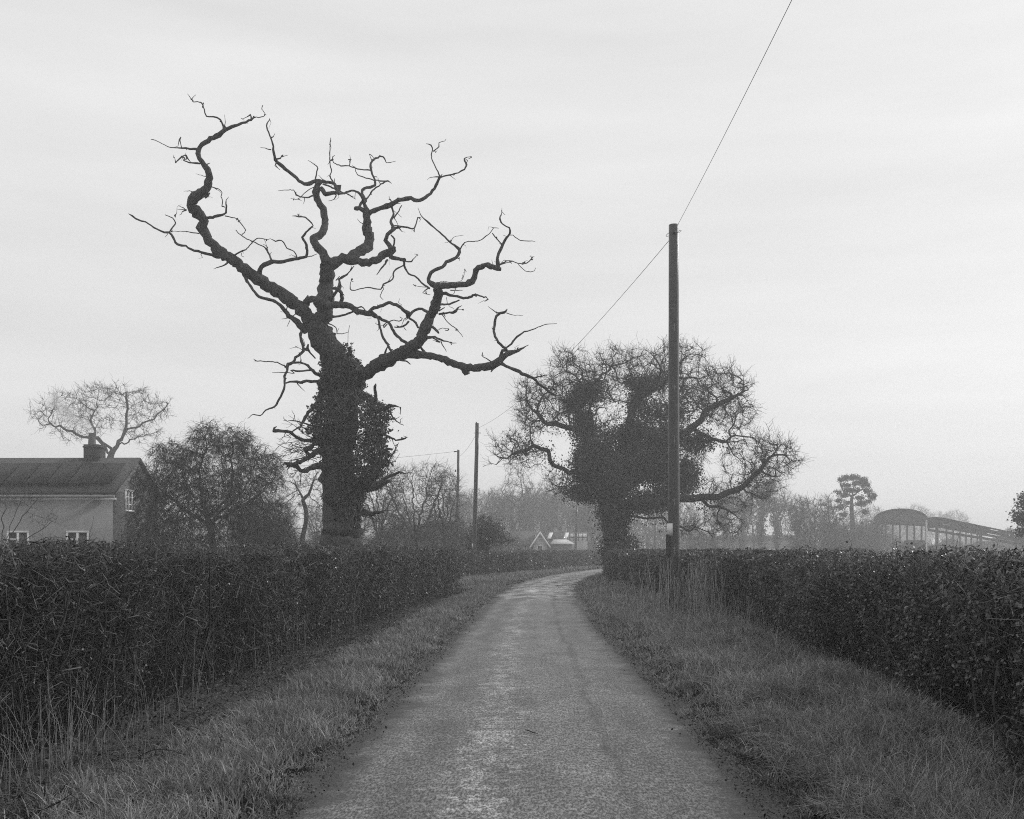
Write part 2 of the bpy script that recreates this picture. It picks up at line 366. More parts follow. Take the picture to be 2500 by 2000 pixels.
tussocks(gl, 170, 4.8, 14, .3, 1.0, .07, .20, .0075, 70, -1); tussocks(gl, 90, 14, 30, .3, 1.1, .1, .25, .01, 40, -1)
tag(gl.build('grass', M['grass'], smooth=False), 'short mown grass on the left verge of the lane', 'grass', kind='stuff')
kr = lambda s, y: np.where(s > np.interp(y, [5, 6, 9, 14, 20, 30], [1.2, 1.45, 1.9, 2.2, 2.6, 2.75])+.15*np.sin(y*1.3), .08, 1.0)
gr = MB()
add_grass(gr, 62000, 4.5, 12, 1, .05, .16, .0078, -.06, 2.6, 1.1, clump=.75, keep=kr)
add_grass(gr, 70000, 12, 24, 1, .05, .16, .0105, -.04, 2.9, 1.0, clump=.7, keep=kr)
add_grass(gr, 50000, 24, 50, 1, .06, .18, .016, 0, 2.9, .9, clump=.5)
add_grass(gr, 16000, 50, 90, 1, .06, .2, .035, 0, 2.6, .9)
# long flopped tussocks
tussocks(gr, 300, 4.8, 9, .25, 1.5, .10, .28, .0078, 90); tussocks(gr, 260, 8, 14, .35, 2.1, .12, .34, .010, 80); tussocks(gr, 200, 13, 26, .5, 2.6, .15, .4, .009, 60); tussocks(gr, 90, 26, 50, .8, 2.9, .15, .35, .016, 40)
tag(gr.build('grass', M['grass'], smooth=False), 'long tussocky grass on the right verge of the lane', 'grass', kind='stuff')
dg = MB()
tussocks(dg, 46, 5.5, 14, .9, 2.5, .25, .5, .005, 10); tussocks(dg, 50, 14, 30, 1.2, 2.9, .3, .6, .007, 12)
def dry_stems(mb, n, fx, fy, h0, h1, wd, lean=.35, z0=0):
    x = fx(n); y = fy(n); h = rng.uniform(h0, h1, n); th = rng.random(n)*2*PI; ln = rng.random(n)**1.5*lean
    d = np.stack([np.cos(th), np.sin(th), np.zeros(n)], -1); q = np.linspace(0, 1, 5)[None]
    Pn = np.stack([x, y, np.full(n, z0)], -1)[:, None]+d[:, None]*(ln[:, None]*q**1.7*h[:, None])[..., None]; Pn[..., 2] += h[:, None]*(q-.25*ln[:, None]*q**3)
    Pn += rng.normal(0, .012, Pn.shape)*q[..., None]
    mb.add(*tubes(Pn, wd*np.array([1, .9, .8, .6, .4])[None]*np.ones((n, 1)), 3))
dry_stems(dg, 330, lambda n: rng.normal(3.7, .5, n), lambda n: rng.normal(23.0, 1.2, n), .4, 1.45, .0062)
dry_stems(dg, 130, lambda n: rng.uniform(3.2, 4.5, n), lambda n: rng.uniform(17, 21.5, n), .3, .85, .0048)
dry_stems(dg, 50, lambda n: rng.uniform(3.0, 4.0, n), lambda n: rng.uniform(8.5, 15, n), .2, .75, .0022, .5)
tag(dg.build('dry_grass', M['dry_grass'], smooth=False), 'pale dead grass stalks standing on the right verge and round the tall pole', 'grass', kind='stuff')
dl = MB()
dry_stems(dl, 170, lambda n: rng.uniform(-3.3, -2.5, n), lambda n: rng.uniform(5.6, 8.2, n), .25, .7, .0019, .7)
dry_stems(dl, 110, lambda n: rng.uniform(-3.7, -2.9, n), lambda n: rng.uniform(7, 22, n), .2, .8, .0022, .35)
tag(dl.build('dry_grass', M['dry_grass'], smooth=False), 'thin dead stalks along the foot of the left hedge', 'grass', kind='stuff')

# litter: leaves and twigs along the edges and under the left hedge
lf = MB()
def litter(n, y0, y1, side, s0, s1, sz, p=1.5):
    y = y0+(y1-y0)*rng.random(n)**p; s = s0+(s1-s0)*rng.random(n); x = road_cx(y)+side*(road_hw(y)+s)
    z = np.maximum((zl if side < 0 else zr)(x, y), .02)+.012; lf.add(*leaves(np.stack([x, y, z], -1), rng.uniform(sz*.6, sz*1.4, n), np.array([0, 0, 1.6])))
litter(1500, 5, 26, 1, -.22, .3, .026); litter(1000, 5, 26, -1, -.2, .15, .022); litter(5200, 5, 22, 1, -.24, .12, .013); litter(5200, 5, 22, -1, -.24, .12, .013); litter(6500, 5, 26, -1, 1.0, 2.6, .034, 1.2); litter(60, 5, 20, 1, -.1, 1.2, .05)
tag(lf.build('leaf_litter', mat('fallen_leaf', .075, .8, .4, 9, .1, island=.85), smooth=False), 'small fallen leaves scattered along both edges of the lane', 'leaves', kind='stuff')
cb = MB(); n = 450; y = 5+20*rng.random(n)**1.6; sd_ = rng.choice([-1, 1], n); x = road_cx(y)+sd_*(road_hw(y)-.16+rng.normal(0, .10, n)); v, f = leaves(np.stack([x, y, .03+.0*y], -1), rng.uniform(.01, .03, n))
cb.add(v, f); tag(cb.build('mud_crumbs', mat('mud', .045, .95, .4, 20, .2), smooth=False), 'crumbs of dark mud along the edges of the lane', 'mud', kind='stuff')
st = MB(); a = P(1278, 1796, 0)*0+np.array((.105, 9.0, .045)); st.tube([a, a+(.03, -.07, .004), a+(.06, -.14, .002), a+(.10, -.19, .0)], [.004, .005, .005, .003], 5)
tag(st.build('stick', M['twig']), 'short dark stick lying in the middle of the lane', 'stick')

br = MB(); n = 5200; y = 5.2+30*rng.random(n)**1.3; s = rng.uniform(1.15, 2.3, n); x = road_cx(y)-road_hw(y)-s; z = zl(x, y); th = rng.random(n)*2*PI; ln = rng.uniform(.12, .5, n); q = np.linspace(0, 1, 5)[None]
Pn = np.stack([x, y, z], -1)[:, None]+np.stack([np.cos(th), np.sin(th), np.zeros(n)], -1)[:, None]*(ln[:, None]*q)[..., None]; Pn[..., 2] += (ln*rng.uniform(.2, 1.1, n))[:, None]*(q-q**2*.8)*1.4; Pn[:, 1:] += rng.normal(0, .015, (n, 4, 3))
br.add(*tubes(Pn, rng.uniform(.0015, .004, n)[:, None]*np.array([1.2, 1, .8, .7, .5])[None], 3)); tag(br.build('brambles', M['hedge_twig']), 'tangle of low brambles and twigs in the ditch at the foot of the left hedge', 'brambles', kind='stuff')
# ------------------------------------------------------------------ hedges
def along(line):
    p = np.array(line, float); s = np.concatenate([[0], np.cumsum(np.linalg.norm(np.diff(p, axis=0), axis=1))])
    def f(t):
        x = np.interp(t, s, p[:, 0]); y = np.interp(t, s, p[:, 1]); x2 = np.interp(t+.1, s, p[:, 0]); y2 = np.interp(t+.1, s, p[:, 1])
        x1 = np.interp(t-.1, s, p[:, 0]); y1 = np.interp(t-.1, s, p[:, 1]); d = unit(np.stack([x2-x1, y2-y1], -1)); return np.stack([x, y], -1), d
    return f, s[-1]
def hedge(name, label, line, side, H, thick, group=None, twig_n=0, leaf_n=0, stem_n=0, leaf=.035, leaf_mat='hedge_leaf', tw=.0035, tl=.3, dry_n=0, zb=-.12, leafy=None, bias=1.0, Hvar=.05, bulge=.16, shoots=0):
    f, L = along(line); mid, _ = f(np.array([L/2])); t0 = thing(name, label, 'hedge', (mid[0, 0], mid[0, 1], 0), group)
    def place(t, w_, z):   # t along, w_ 0..thick into the hedge away from the lane
        q, d = f(t); nrm = np.stack([d[:, 1], -d[:, 0]], -1)*side
        return np.stack([q[:, 0]+nrm[:, 0]*w_, q[:, 1]+nrm[:, 1]*w_, z], -1), nrm
    top = lambda t: H+Hvar*(np.sin(t*.9)+.6*np.sin(t*2.3+1)+.4*np.sin(t*5.1))*.6
    face = lambda t, z: -bulge*(.5*np.sin(t*1.3+z*2)+.5*np.sin(t*.6+1.7)+.3*np.sin(t*3.1-z*3))
    def tpos(n):       # more of them near the camera end
        return L*rng.random(n)**bias
    # opaque near-black core added to stand in for the shade between the twigs
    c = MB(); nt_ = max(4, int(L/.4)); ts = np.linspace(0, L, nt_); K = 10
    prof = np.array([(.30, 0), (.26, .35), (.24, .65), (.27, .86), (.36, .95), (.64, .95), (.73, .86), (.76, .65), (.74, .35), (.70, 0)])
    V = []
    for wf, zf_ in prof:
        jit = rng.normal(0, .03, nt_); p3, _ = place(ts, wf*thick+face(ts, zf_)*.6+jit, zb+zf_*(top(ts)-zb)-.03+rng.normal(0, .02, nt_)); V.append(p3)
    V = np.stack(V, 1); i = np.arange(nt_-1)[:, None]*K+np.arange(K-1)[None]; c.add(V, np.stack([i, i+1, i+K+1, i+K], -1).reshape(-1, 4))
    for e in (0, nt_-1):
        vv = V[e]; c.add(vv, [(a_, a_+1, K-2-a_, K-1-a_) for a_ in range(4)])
    c.build('shade_core', M['hedge_shade'], t0)
    if stem_n:
        n = stem_n; t = tpos(n); wv = rng.uniform(.0, .5, n)*thick; z = np.full(n, zb-.05); h = rng.uniform(.5, 1.0, n)*(H-zb)
        q = np.linspace(0, 1, 6)[None]; b0, nr = place(t, wv, z); _, dd = f(t)
        lean = rng.normal(0, .22, n); lw = rng.normal(-.1, .12, n)
        Pn = b0[:, None]+np.concatenate([dd, np.zeros((n, 1))], 1)[:, None]*(lean*h)[:, None, None]*q[..., None]+np.concatenate([nr, np.zeros((n, 1))], 1)[:, None]*(lw*h)[:, None, None]*q[..., None]
        Pn[..., 2] += h[:, None]*q; Pn += rng.normal(0, .038, Pn.shape)*(q[..., None] > 0)
        m = MB(); m.add(*tubes(Pn, (rng.uniform(.5, 1, n)**2*.013)[:, None]*np.linspace(1, .45, 6)[None]+.002, 4)); m.build('stems', M['hedge_stem'], t0)
    m = MB(); n = twig_n
    t = tpos(n); u = rng.random(n)
    # two thirds in the front skin, the rest over the top and inside
    wv = np.where(u < .62, rng.normal(.10, .11, n), np.where(u < .9, rng.random(n), rng.normal(.9, .08, n)))*thick
    zz = np.where(u < .62, zb+(rng.random(n)**.6)*(H-zb-.03), np.where(u < .9, H-.10+rng.normal(0, .05, n), zb+.5+rng.random(n)*(H-zb-.5)))
    fz = (zz-zb)/(H-zb); p0, nr = place(t, wv+face(t, fz)+.12*(1-fz)**2*thick, zz+top(t)-H)
    d = rng.normal(size=(n, 3)); d[:, 2] = d[:, 2]*.75+.35+1.1*np.clip(.75-fz, 0, 1)*(rng.random(n) < .7); d[:, :2] -= nr*.35; d = unit(d)
    ln = tl*rng.uniform(.35, 1.15, n)*(1+np.clip(p0[:, 1]-20, 0, 80)*.012); q = np.linspace(-.5, .5, 4)[None, :, None]
    Pn = p0[:, None]+d[:, None]*ln[:, None, None]*q; Pn[:, 1:3] += rng.normal(0, .21, (n, 2, 3))*ln[:, None, None]
    lim = top(t)+.03+np.abs(rng.normal(0, .022, n)); Pn[..., 2] = np.minimum(Pn[..., 2], lim[:, None]+.1*(Pn[..., 2]-lim[:, None]).clip(0))
    rad = tw*(.4+1.6*rng.random(n)**3)*np.clip(p0[:, 1]/14, .85, 5)
    m.add(*tubes(Pn, rad[:, None]*np.array([1, .9, .7, .4])[None], 3)); m.build('twigs', M['hedge_twig'], t0)
    if shoots:
        n = shoots; t = tpos(n); p0, nr = place(t, rng.uniform(.0, .9, n)*thick, top(t)-.12); ln = rng.uniform(.12, .3, n)*np.where(rng.random(n) < .06, 2.2, 1)
        dv = unit(rng.normal(size=(n, 3))*(.5, .5, .2)+(0, 0, 1)); q = np.linspace(0, 1, 5)[None, :, None]; Pn = p0[:, None]+dv[:, None]*ln[:, None, None]*q; Pn += rng.normal(0, .012, Pn.shape); Pn[..., 2] -= (ln**2)[:, None]*.25*q[..., 0]**3
        m = MB(); m.add(*tubes(Pn, .0035*np.array([1.2, 1, .8, .6, .4])[None]*np.clip(p0[:, 1]/14, .8, 4)[:, None], 3)); m.build('shoots', M['hedge_twig'], t0)
    def lf_(n, nm, mt, size, spread=1.0, fn=None):
        t = tpos(n); u = rng.random(n); wv = np.where(u < .72, rng.normal(.03, .07*spread, n), rng.random(n))*thick
        zz = np.where(u < .72, zb+(rng.random(n)**.8)*(H-zb), H-.03+rng.normal(0, .035, n)); fz = (zz-zb)/(H-zb)
        if fn is not None: k = rng.random(n) < fn(t, fz); t, wv, zz, fz = t[k], wv[k], zz[k], fz[k]
        cl = .5+.5*np.sin(t*7.3+zz*5)*np.sin(t*3.1-zz*8+1)+.4*np.sin(t*1.7+zz*3); k = rng.random(len(t)) < .25+.75*cl; t, wv, zz, fz = t[k], wv[k], zz[k], fz[k]
        p3, nr = place(t, wv+face(t, fz)+.12*(1-fz)**2*thick, zz+top(t)-H)
        up = np.concatenate([-nr*.9, np.full((len(t), 1), .5)], 1)
        mm = MB(); mm.add(*leaves(p3, size*rng.uniform(.55, 1.3, len(t))*np.clip(p3[:, 1]/16, .85, 5), up)); mm.build(nm, M[mt], t0, smooth=False)
    if leaf_n: lf_(leaf_n, 'leaves', leaf_mat, leaf, fn=leafy)
    if dry_n: lf_(dry_n, 'dry_leaves', 'dry_leaf', leaf*.8, 1.4)
    return t0
leafyL = lambda t, z: .12+.88*(np.exp(-((t-24.5)/2.6)**2)+np.exp(-((t-38)/3)**2)+.7*np.exp(-((t-46)/2.5)**2)).clip(0, 1)
hedge('hedge', 'long bare twiggy hedge along the left side of the lane in the foreground', left_hedge, -1, 1.52, 1.25, twig_n=72000, leaf_n=60000, stem_n=620, leaf=.036, dry_n=6500, leafy=leafyL, bias=1.0, tl=.27, tw=.0056, shoots=1300, Hvar=.07)
hedge('hedge', 'leafy dark hedge along the right side of the lane in the foreground', right_hedge, 1, 1.44, 1.3, twig_n=45000, leaf_n=150000, stem_n=300, leaf=.042, dry_n=3500, bias=1.0, tl=.38, bulge=.26, zb=-.12, shoots=260, Hvar=.08)
hedge('hedge', 'short stretch of trimmed hedge behind the left pole beyond the gateway', left_hedge2, -1, 1.43, 1.2, twig_n=9000, leaf_n=16000, leaf=.03, tl=.3, zb=-.05, Hvar=.03, bulge=.1)
hedge('hedge', 'farthest trimmed hedge on the outside of the bend below the cottage', left_hedge3, -1, 1.5, 1.3, twig_n=14000, leaf_n=20000, leaf=.025, tl=.3, zb=-.05, Hvar=.05, bulge=.2)
# ------------------------------------------------------------------ the dead oak, its limbs followed one by one
D0 = 33.0
CROP = {'A': (280, 200), 'B': (640, 280), 'C': (560, 600), 'D': (900, 480), 'E': (600, 880)}
# crop letter | drift in depth (m, + is away from the camera) | x,y,width ...
OAK = """C 0 955,2760,330 950,2500,300 940,2200,285 930,1900,270 935,1650,255 950,1400,240 950,1200,235 930,1080,235 880,950,230 800,800,210 745,700,190
C .5 745,700,150 780,640,140 810,560,132 800,430,130 815,330,120 828,230,122 815,165,112
C -.6 720,690,150 670,620,130 640,580,112 580,510,112 500,450,110 380,370,106 250,290,100 100,180,92 0,100,84 -120,10,80
A -2.2 900,1460,84 860,1420,80 790,1320,75 745,1230,80 740,1150,70 690,1100,95 650,1060,95 650,1010,85 700,950,75 770,900,70 795,830,62 798,770,56 760,700,46 712,640,38 703,570,38 740,530,40 810,480,40 880,440,42 940,400,32 1010,370,24 1080,350,20 1150,320,20 1168,305,14
A -.3 1165,305,10 1190,300,8 1255,292,7 1268,275,7 1240,230,6 1246,200,8
A .2 1150,318,16 1145,280,18 1115,292,8 1085,312,4
A .5 918,405,22 905,350,17 888,315,16 830,292,12 772,288,12 755,235,10 738,185,12 710,170,9 655,165,7 650,145,9 665,125,4 682,110,4
A 0 655,150,6 637,145,4
A -.8 695,567,22 640,565,18 565,557,14 490,555,9 440,542,7 375,508,6 320,487,8 305,484,5
A 0 563,555,10 556,515,8 545,490,16 558,465,8
A .6 720,688,17 640,682,13 580,660,10 590,650,14 568,628,14 535,655,12 513,682,10 510,655,5 503,638,3
A .1 600,655,10 605,645,9 598,617,3
A 0 770,697,12 790,690,8 803,685,4
A -.4 772,797,7 725,785,4 682,775,3
A .3 672,940,10 660,930,7 630,920,6 583,922,3
A .3 605,1080,12 565,1055,6 535,1042,3
A -.3 600,1080,8 560,1075,5 530,1073,4
A .5 815,883,9 870,900,8 905,935,8 893,965,8 908,1000,8 903,1040,9 925,1055,10
A 0 760,965,40 785,955,26 802,935,8
A -.8 770,1148,28 840,1137,24 915,1118,22 938,1100,18 940,1060,16 938,1000,7 960,968,3
A -.3 930,1130,10 985,1143,8 1035,1158,9 1065,1200,9 1103,1250,8 1070,1290,7
A .8 1322,1505,18 1290,1430,16 1255,1390,10 1160,1345,9 1070,1297,9 1020,1247,6
A .2 1290,1420,7 1268,1345,3
A -.9 970,1500,16 1045,1435,14 1105,1415,10 1160,1350,9 1215,1318,8 1280,1328,6 1310,1320,3
A 0 1070,1440,6 1065,1465,5 1090,1475,5
A 0 1035,1530,16 1015,1485,6
A -1.2 1225,1680,46 1215,1640,44 1218,1590,40 1260,1540,38 1320,1515,36 1400,1515,30 1490,1495,28 1560,1485,28 1610,1470,24 1622,1420,22 1615,1370,22 1580,1310,20 1610,1270,16 1640,1240,16 1670,1210,12 1640,1170,12 1605,1142,12 1550,1135,14 1495,1130,4
A 0 1548,1140,12 1553,1108,3
A 0 1650,1225,7 1693,1235,3
A .6 1610,1475,9 1660,1468,8 1705,1448,5
A -.5 1537,1480,11 1510,1430,9 1455,1400,10 1405,1335,10 1355,1343,12 1330,1330,7 1310,1320,3
A -1.2 905,1470,28 860,1478,28 790,1448,24 700,1430,22 640,1410,20 600,1385,18 530,1370,20 490,1310,20 462,1270,20 420,1268,18 330,1225,14 260,1180,13 205,1170,14 150,1130,16 115,1110,4
A .3 465,1260,13 490,1220,12 512,1190,12 490,1150,9 425,1120,6
A .3 710,1278,9 640,1265,8 570,1260,6 480,1262,4
A 0 960,1510,18 925,1545,13 870,1560,8 833,1577,3
A 0 1090,1600,20 1095,1570,12 1097,1545,4
A 0 510,1128,30 500,1128,3
B .8 545,1270,104 520,1190,74 475,1120,72 425,1050,74 480,1020,62 520,960,60 530,880,55 515,800,55 480,730,55 455,660,60 470,600,50 490,562,42
B -.5 492,560,36 430,565,34 380,585,34 330,570,28 270,520,26 200,460,28 150,420,34 115,380,26 95,320,20 90,270,18 85,220,14 60,170,12 42,110,12 38,80,12 60,45,8 65,30,3
B .1 120,375,14 155,368,14 168,343,4
B -.3 75,295,10 40,288,7 -16,275,3
B 0 125,400,14 110,430,8 150,465,5
B .2 447,545,14 460,480,12 470,450,12 440,420,7 385,385,4
B 0 518,555,7 475,510,3
B -.5 492,562,30 560,570,26 600,580,28 625,610,30 635,660,26 690,665,15
B .3 690,665,15 730,645,17 775,640,18 820,665,20 850,710,24 865,760,32 885,810,44
B -.6 500,620,40 540,670,36 600,660,34 640,655,30
B -.4 510,585,14 580,610,14 640,640,12 690,660,8
B 0 630,610,34 655,600,30 650,640,20
B 0 625,680,14 605,715,8 555,728,3
B -.4 595,560,13 570,515,10 585,480,10 575,440,10 570,370,9 572,290,9 575,220,9 577,195,4
B .4 435,680,18 380,700,12 320,690,10 285,675,16 270,640,8 210,635,6 135,642,4
B .2 440,610,8 375,645,7 300,712,6 240,705,3
B 0 700,660,10 720,670,9 790,713,5
B 0 780,705,6 785,655,4
B -1.2 560,1265,100 650,1230,80 740,1200,80 820,1150,86 890,1110,86 905,1050,85 885,960,76 880,880,62 885,810,52
B 0 870,815,42 820,793,36 785,790,34
B -1.0 900,830,44 940,810,40 1000,790,40 1090,755,46 1130,730,36 1250,705,34 1300,725,30 1350,710,30 1400,680,26 1450,620,26 1480,560,24 1500,525,20
B .5 1500,525,14 1470,460,11 1440,400,10 1425,340,10 1435,300,9 1425,260,12 1380,245,4
B .3 1440,308,9 1490,270,10 1490,235,7 1540,220,5 1550,205,3
B -.5 1505,528,14 1580,510,13 1650,490,11 1700,460,14 1720,420,20 1700,370,9 1758,355,5
B 0 1585,515,6 1628,547,3
B .2 1715,425,6 1730,385,5 1700,368,4
B 1.0 870,730,28 840,660,24 860,620,22 910,608,22 950,600,20 950,550,18 920,480,18 915,420,18 930,385,18 1000,350,14 1030,370,12 1045,405,7 1075,405,6 1125,392,3
B 0 925,390,8 902,333,3
B .8 878,710,14 940,630,14 1000,590,12 1050,560,15 1090,580,4
B .3 1045,560,13 940,550,10 820,515,9 790,480,7 780,435,4
B -.6 912,468,12 830,460,10 730,435,10 660,430,10 600,400,8 595,355,8 613,342,3
B 0 735,432,8 745,380,6 738,340,3
B 0 818,780,22 835,745,22 855,710,22
B 0 1095,745,16 1080,715,8
B 0 1110,750,7 1165,748,5
B -.8 1090,770,22 1095,790,17 1105,850,20 1085,890,20 1095,940,26 1100,970,28 1060,1010,34 1045,1060,36 1080,1110,40 1090,1150,60
B .3 1110,870,14 1140,830,12 1175,765,10
B 0 1110,810,5 1150,840,4 1178,865,3
B .6 1100,962,28 1150,950,18 1200,945,14 1280,958,12 1310,870,10 1340,872,5
B 0 1110,935,8 1140,938,9 1175,940,6
B .2 1085,1015,12 1115,1045,16 1105,1110,16
B -.6 720,1225,84 800,1235,62 880,1245,62 960,1220,62 1030,1180,66 1090,1165,56 1115,1120,24
B -.6 1080,1195,40 1100,1205,34 1150,1215,30 1200,1222,28
B .4 1200,1235,14 1260,1240,14 1275,1215,8 1310,1183,5
B .8 1190,1225,24 1205,1290,18 1235,1345,14 1285,1360,14 1350,1420,16 1410,1465,18
B -.8 1190,1270,12 1110,1320,14 1100,1385,12 1020,1430,14 995,1470,12 890,1455,10 780,1480,9 740,1470,10 740,1440,7 758,1385,3
B 0 1015,1440,8 1020,1470,7 995,1530,7 1020,1560,4
B -.5 1055,1225,20 1010,1290,14 965,1350,6
B -.6 560,1600,26 590,1540,26 655,1440,26 650,1385,12 720,1340,10 775,1275,5
B -.5 665,1580,34 670,1520,32 640,1470,30 600,1465,22
C -2.4 980,1160,150 1060,1120,132 1150,1080,116 1250,1000,116 1350,950,108 1450,900,100 1550,850,92 1620,760,100 1650,680,92 1700,580,80 1740,490,76 1760,400,78 1750,340,76
D .6 575,760,66 530,740,45 500,690,30 550,620,28 620,600,30 660,550,28 740,510,26 765,450,28 720,410,18 680,380,16 620,320,14 550,260,12 490,210,18 460,185,10 430,130,5 415,95,3
D -.5 770,445,13 810,385,8 880,378,8 940,370,8 985,335,9 1010,320,7 1055,265,7 1095,267,5
D .2 690,378,7 715,345,5 800,325,3
D -.9 560,765,60 650,755,52 750,745,52 850,730,52 890,680,50 905,620,48 950,590,42 1010,580,40 1060,600,42 1115,612,30
D -.4 1090,595,34 1085,520,26 1110,450,26 1130,400,24 1160,350,20 1190,310,16 1185,265,12 1130,235,12 1105,190,14 1120,140,6 1123,95,3
D .1 1125,405,12 1080,360,10 1043,310,10
D .3 1190,325,8 1215,325,7 1280,370,8 1380,373,6 1403,380,3
D 0 1165,338,6 1133,325,3
D .4 1105,575,15 1160,545,10 1210,542,8 1260,565,9 1330,560,9 1370,525,10 1378,518,3
D .2 1260,572,6 1325,632,6 1395,627,6 1408,600,4
D -.4 1115,572,8 1160,560,7 1220,545,4
D -.3 575,735,7 610,720,6 700,722,6 770,715,5 800,670,4 808,610,3
D -.3 690,790,10 790,790,5
D -.6 610,825,24 650,820,30 680,830,26 720,840,20 800,855,22 850,850,22 895,825,17 940,838,13 985,850,12 1005,865,4
D 0 890,828,12 905,815,5
D .4 600,912,20 680,905,16 740,885,14 765,872,11
D -.5 590,992,20 680,980,18 730,965,26 750,940,14 785,918,4
D 0 740,950,6 795,952,3
D -.3 655,850,5 665,905,5 720,950,4
D 0 590,965,13 640,935,8
D .3 610,985,9 650,1040,8 700,1090,8 745,1120,8 795,1185,4
D -.3 510,1090,26 560,1115,26 590,1150,14
D 0 590,1120,7 620,1110,6 675,1113,4
D -.5 480,1190,30 560,1185,18 610,1210,16 650,1220,12 700,1232,8 740,1235,4
D 0 610,1220,10 630,1265,8 655,1305,5
D 0 540,1190,14 600,1225,10
D 0 505,770,13 455,810,7 520,828,4
D 0 505,765,7 430,760,5 388,745,3
D -1.2 280,1330,90 350,1325,74 440,1335,60 540,1345,58 620,1365,60 700,1400,62 780,1430,64 860,1440,64 950,1435,64 1030,1425,68 1090,1390,64 1140,1350,52 1190,1320,44 1260,1295,26 1300,1275,14 1348,1250,4
D 0 800,1430,62 812,1470,58 828,1498,46
D 0 1055,1440,24 1030,1478,10
D 0 1105,1370,30 1110,1340,26 1130,1300,32 1150,1295,18
D 0 1255,1290,12 1258,1272,10
D .5 1170,1325,22 1155,1280,24 1090,1230,22 1060,1160,22 1060,1080,24 1075,1010,22 1110,990,26 1145,975,22 1167,948,6
D 0 1160,980,8 1230,1000,5 1300,1002,3
D 0 1080,1000,6 1078,962,3
D -.5 1150,1280,15 1200,1240,16 1250,1180,18 1310,1140,14 1370,1125,10 1430,1100,8 1500,1075,7 1585,1070,4
D 0 1030,1390,12 990,1365,9 955,1342,6
D -.8 1095,1400,40 1160,1430,26 1250,1465,30 1310,1505,26 1390,1530,24 1430,1580,24 1490,1620,20 1550,1660,22 1590,1678,8
D .2 1390,1528,16 1450,1515,11 1500,1505,8
D 0 1480,1612,8 1545,1620,6 1575,1640,4
C -1.1 700,680,110 650,620,70 640,540,62 652,462,60 700,450,62 780,480,62 850,500,56 950,495,54 1020,520,50 1080,550,48 1150,572,46 1200,585,30 1260,610,26 1340,650,26 1380,720,26 1430,780,24 1500,820,26 1560,835,24 1600,850,22 1640,890,20 1685,940,8
C 0 655,450,44 662,418,10
C -.5 1165,568,28 1220,525,26 1290,505,28 1340,480,28 1400,500,28 1470,545,30 1510,580,44 1510,610,34
C .3 1520,582,28 1570,540,24 1620,535,24 1680,560,26 1750,565,26
C 0 1515,612,20 1570,650,20 1590,690,18
C 0 1512,635,18 1460,680,16 1390,685,10
C 0 1470,690,8 1490,715,4
C -.2 1330,660,9 1300,690,10 1300,670,9 1340,640,9 1380,628,9 1430,635,8 1455,615,8 1435,600,5
C -.8 1200,555,22 1250,610,20 1270,690,20 1290,760,22 1330,830,22 1360,880,20 1400,945,18 1440,965,16 1500,975,12 1525,1000,9
C 0 1310,925,22 1320,880,14 1350,830,6
C 0 1070,525,10 1110,512,12 1145,545,10
C .4 1070,545,18 980,580,18 920,595,18 860,600,22 800,620,26
C 0 1280,530,4 1275,560,3
C -.3 840,465,24 900,390,22 935,345,26 925,290,14 990,245,10 1050,170,5
C -1.0 655,715,70 590,660,52 530,610,42 480,570,36 450,520,30 400,480,26 340,455,26 250,430,24 200,370,22 150,300,24 120,240,20
C 0 515,605,8 440,618,4
C 0 510,630,7 485,685,3
C 0 520,602,9 600,548,8
C 0 690,640,30 690,560,14 680,530,5
C .2 770,610,40 830,680,16 890,780,10
C 0 835,655,9 895,685,9 910,740,8 950,742,7 1000,730,4
C -.9 610,700,26 600,770,24 615,830,26 625,890,22 560,940,22 540,980,24 490,1000,34 485,1050,18 465,1100,22 465,1150,18 460,1200,20 430,1270,18 380,1355,16 310,1385,12 260,1430,9 200,1420,9 155,1455,4
C 0 620,870,22 650,872,34 665,830,14
C 0 615,880,6 565,855,4 508,865,3
C .2 660,870,24 680,905,13 725,950,12
C 0 470,1012,12 400,985,10 330,975,9 215,970,8
C .5 490,1000,20 560,985,18 640,1000,18 690,1040,26 730,1080,30 790,1100,30
C -.3 685,1048,17 590,1055,15 520,1050,12 550,1075,8 500,1070,7 440,1068,6 362,1070,4
C -.5 475,1158,13 540,1140,18 600,1150,24 650,1140,24 720,1145,28 800,1125,30 900,1130,36 970,1130,36
C 0 380,1355,6 385,1375,3
C -1.2 860,1170,36 840,1180,34 800,1230,32 760,1290,30 700,1370,30 650,1430,28 610,1500,24 590,1550,10
C 0 590,1525,14 530,1565,12
C -1.2 740,1640,34 640,1640,28 570,1620,26 520,1575,26 440,1560,26 372,1560,30 380,1535,18 400,1522,4
C -.8 740,1530,15 630,1495,14 540,1475,10 495,1475,5
C 0 545,1475,6 535,1455,3
C -1.0 930,1515,12 850,1530,20 740,1550,24 715,1600,26 730,1640,20
C -.8 1240,1420,26 1225,1350,26 1235,1270,26 1225,1190,24 1232,1165,10
C -1.1 1180,1420,60 1280,1385,34 1350,1350,30 1400,1350,18 1440,1362,4
C 0 1350,1395,15 1390,1460,12 1430,1495,8 1470,1515,4
C -.9 1180,1590,40 1240,1590,26 1310,1595,16 1370,1620,18 1400,1640,14 1450,1630,14 1488,1620,14 1490,1610,4
C 0 1275,1592,18 1330,1575,8
C 0 1250,1595,30 1280,1650,28 1295,1710,26 1330,1800,18 1380,1850,14
C -.5 990,960,28 1010,900,24 1020,855,20
C -.5 1000,990,22 1040,950,14 1055,930,6
C 0 1000,960,9 940,920,8
E -1.6 760,900,80 640,890,62 560,905,42 490,935,38 430,900,34 370,880,42 325,865,16
E -1.1 740,740,70 600,765,44 545,810,42 470,850,34 400,872,36 350,890,24
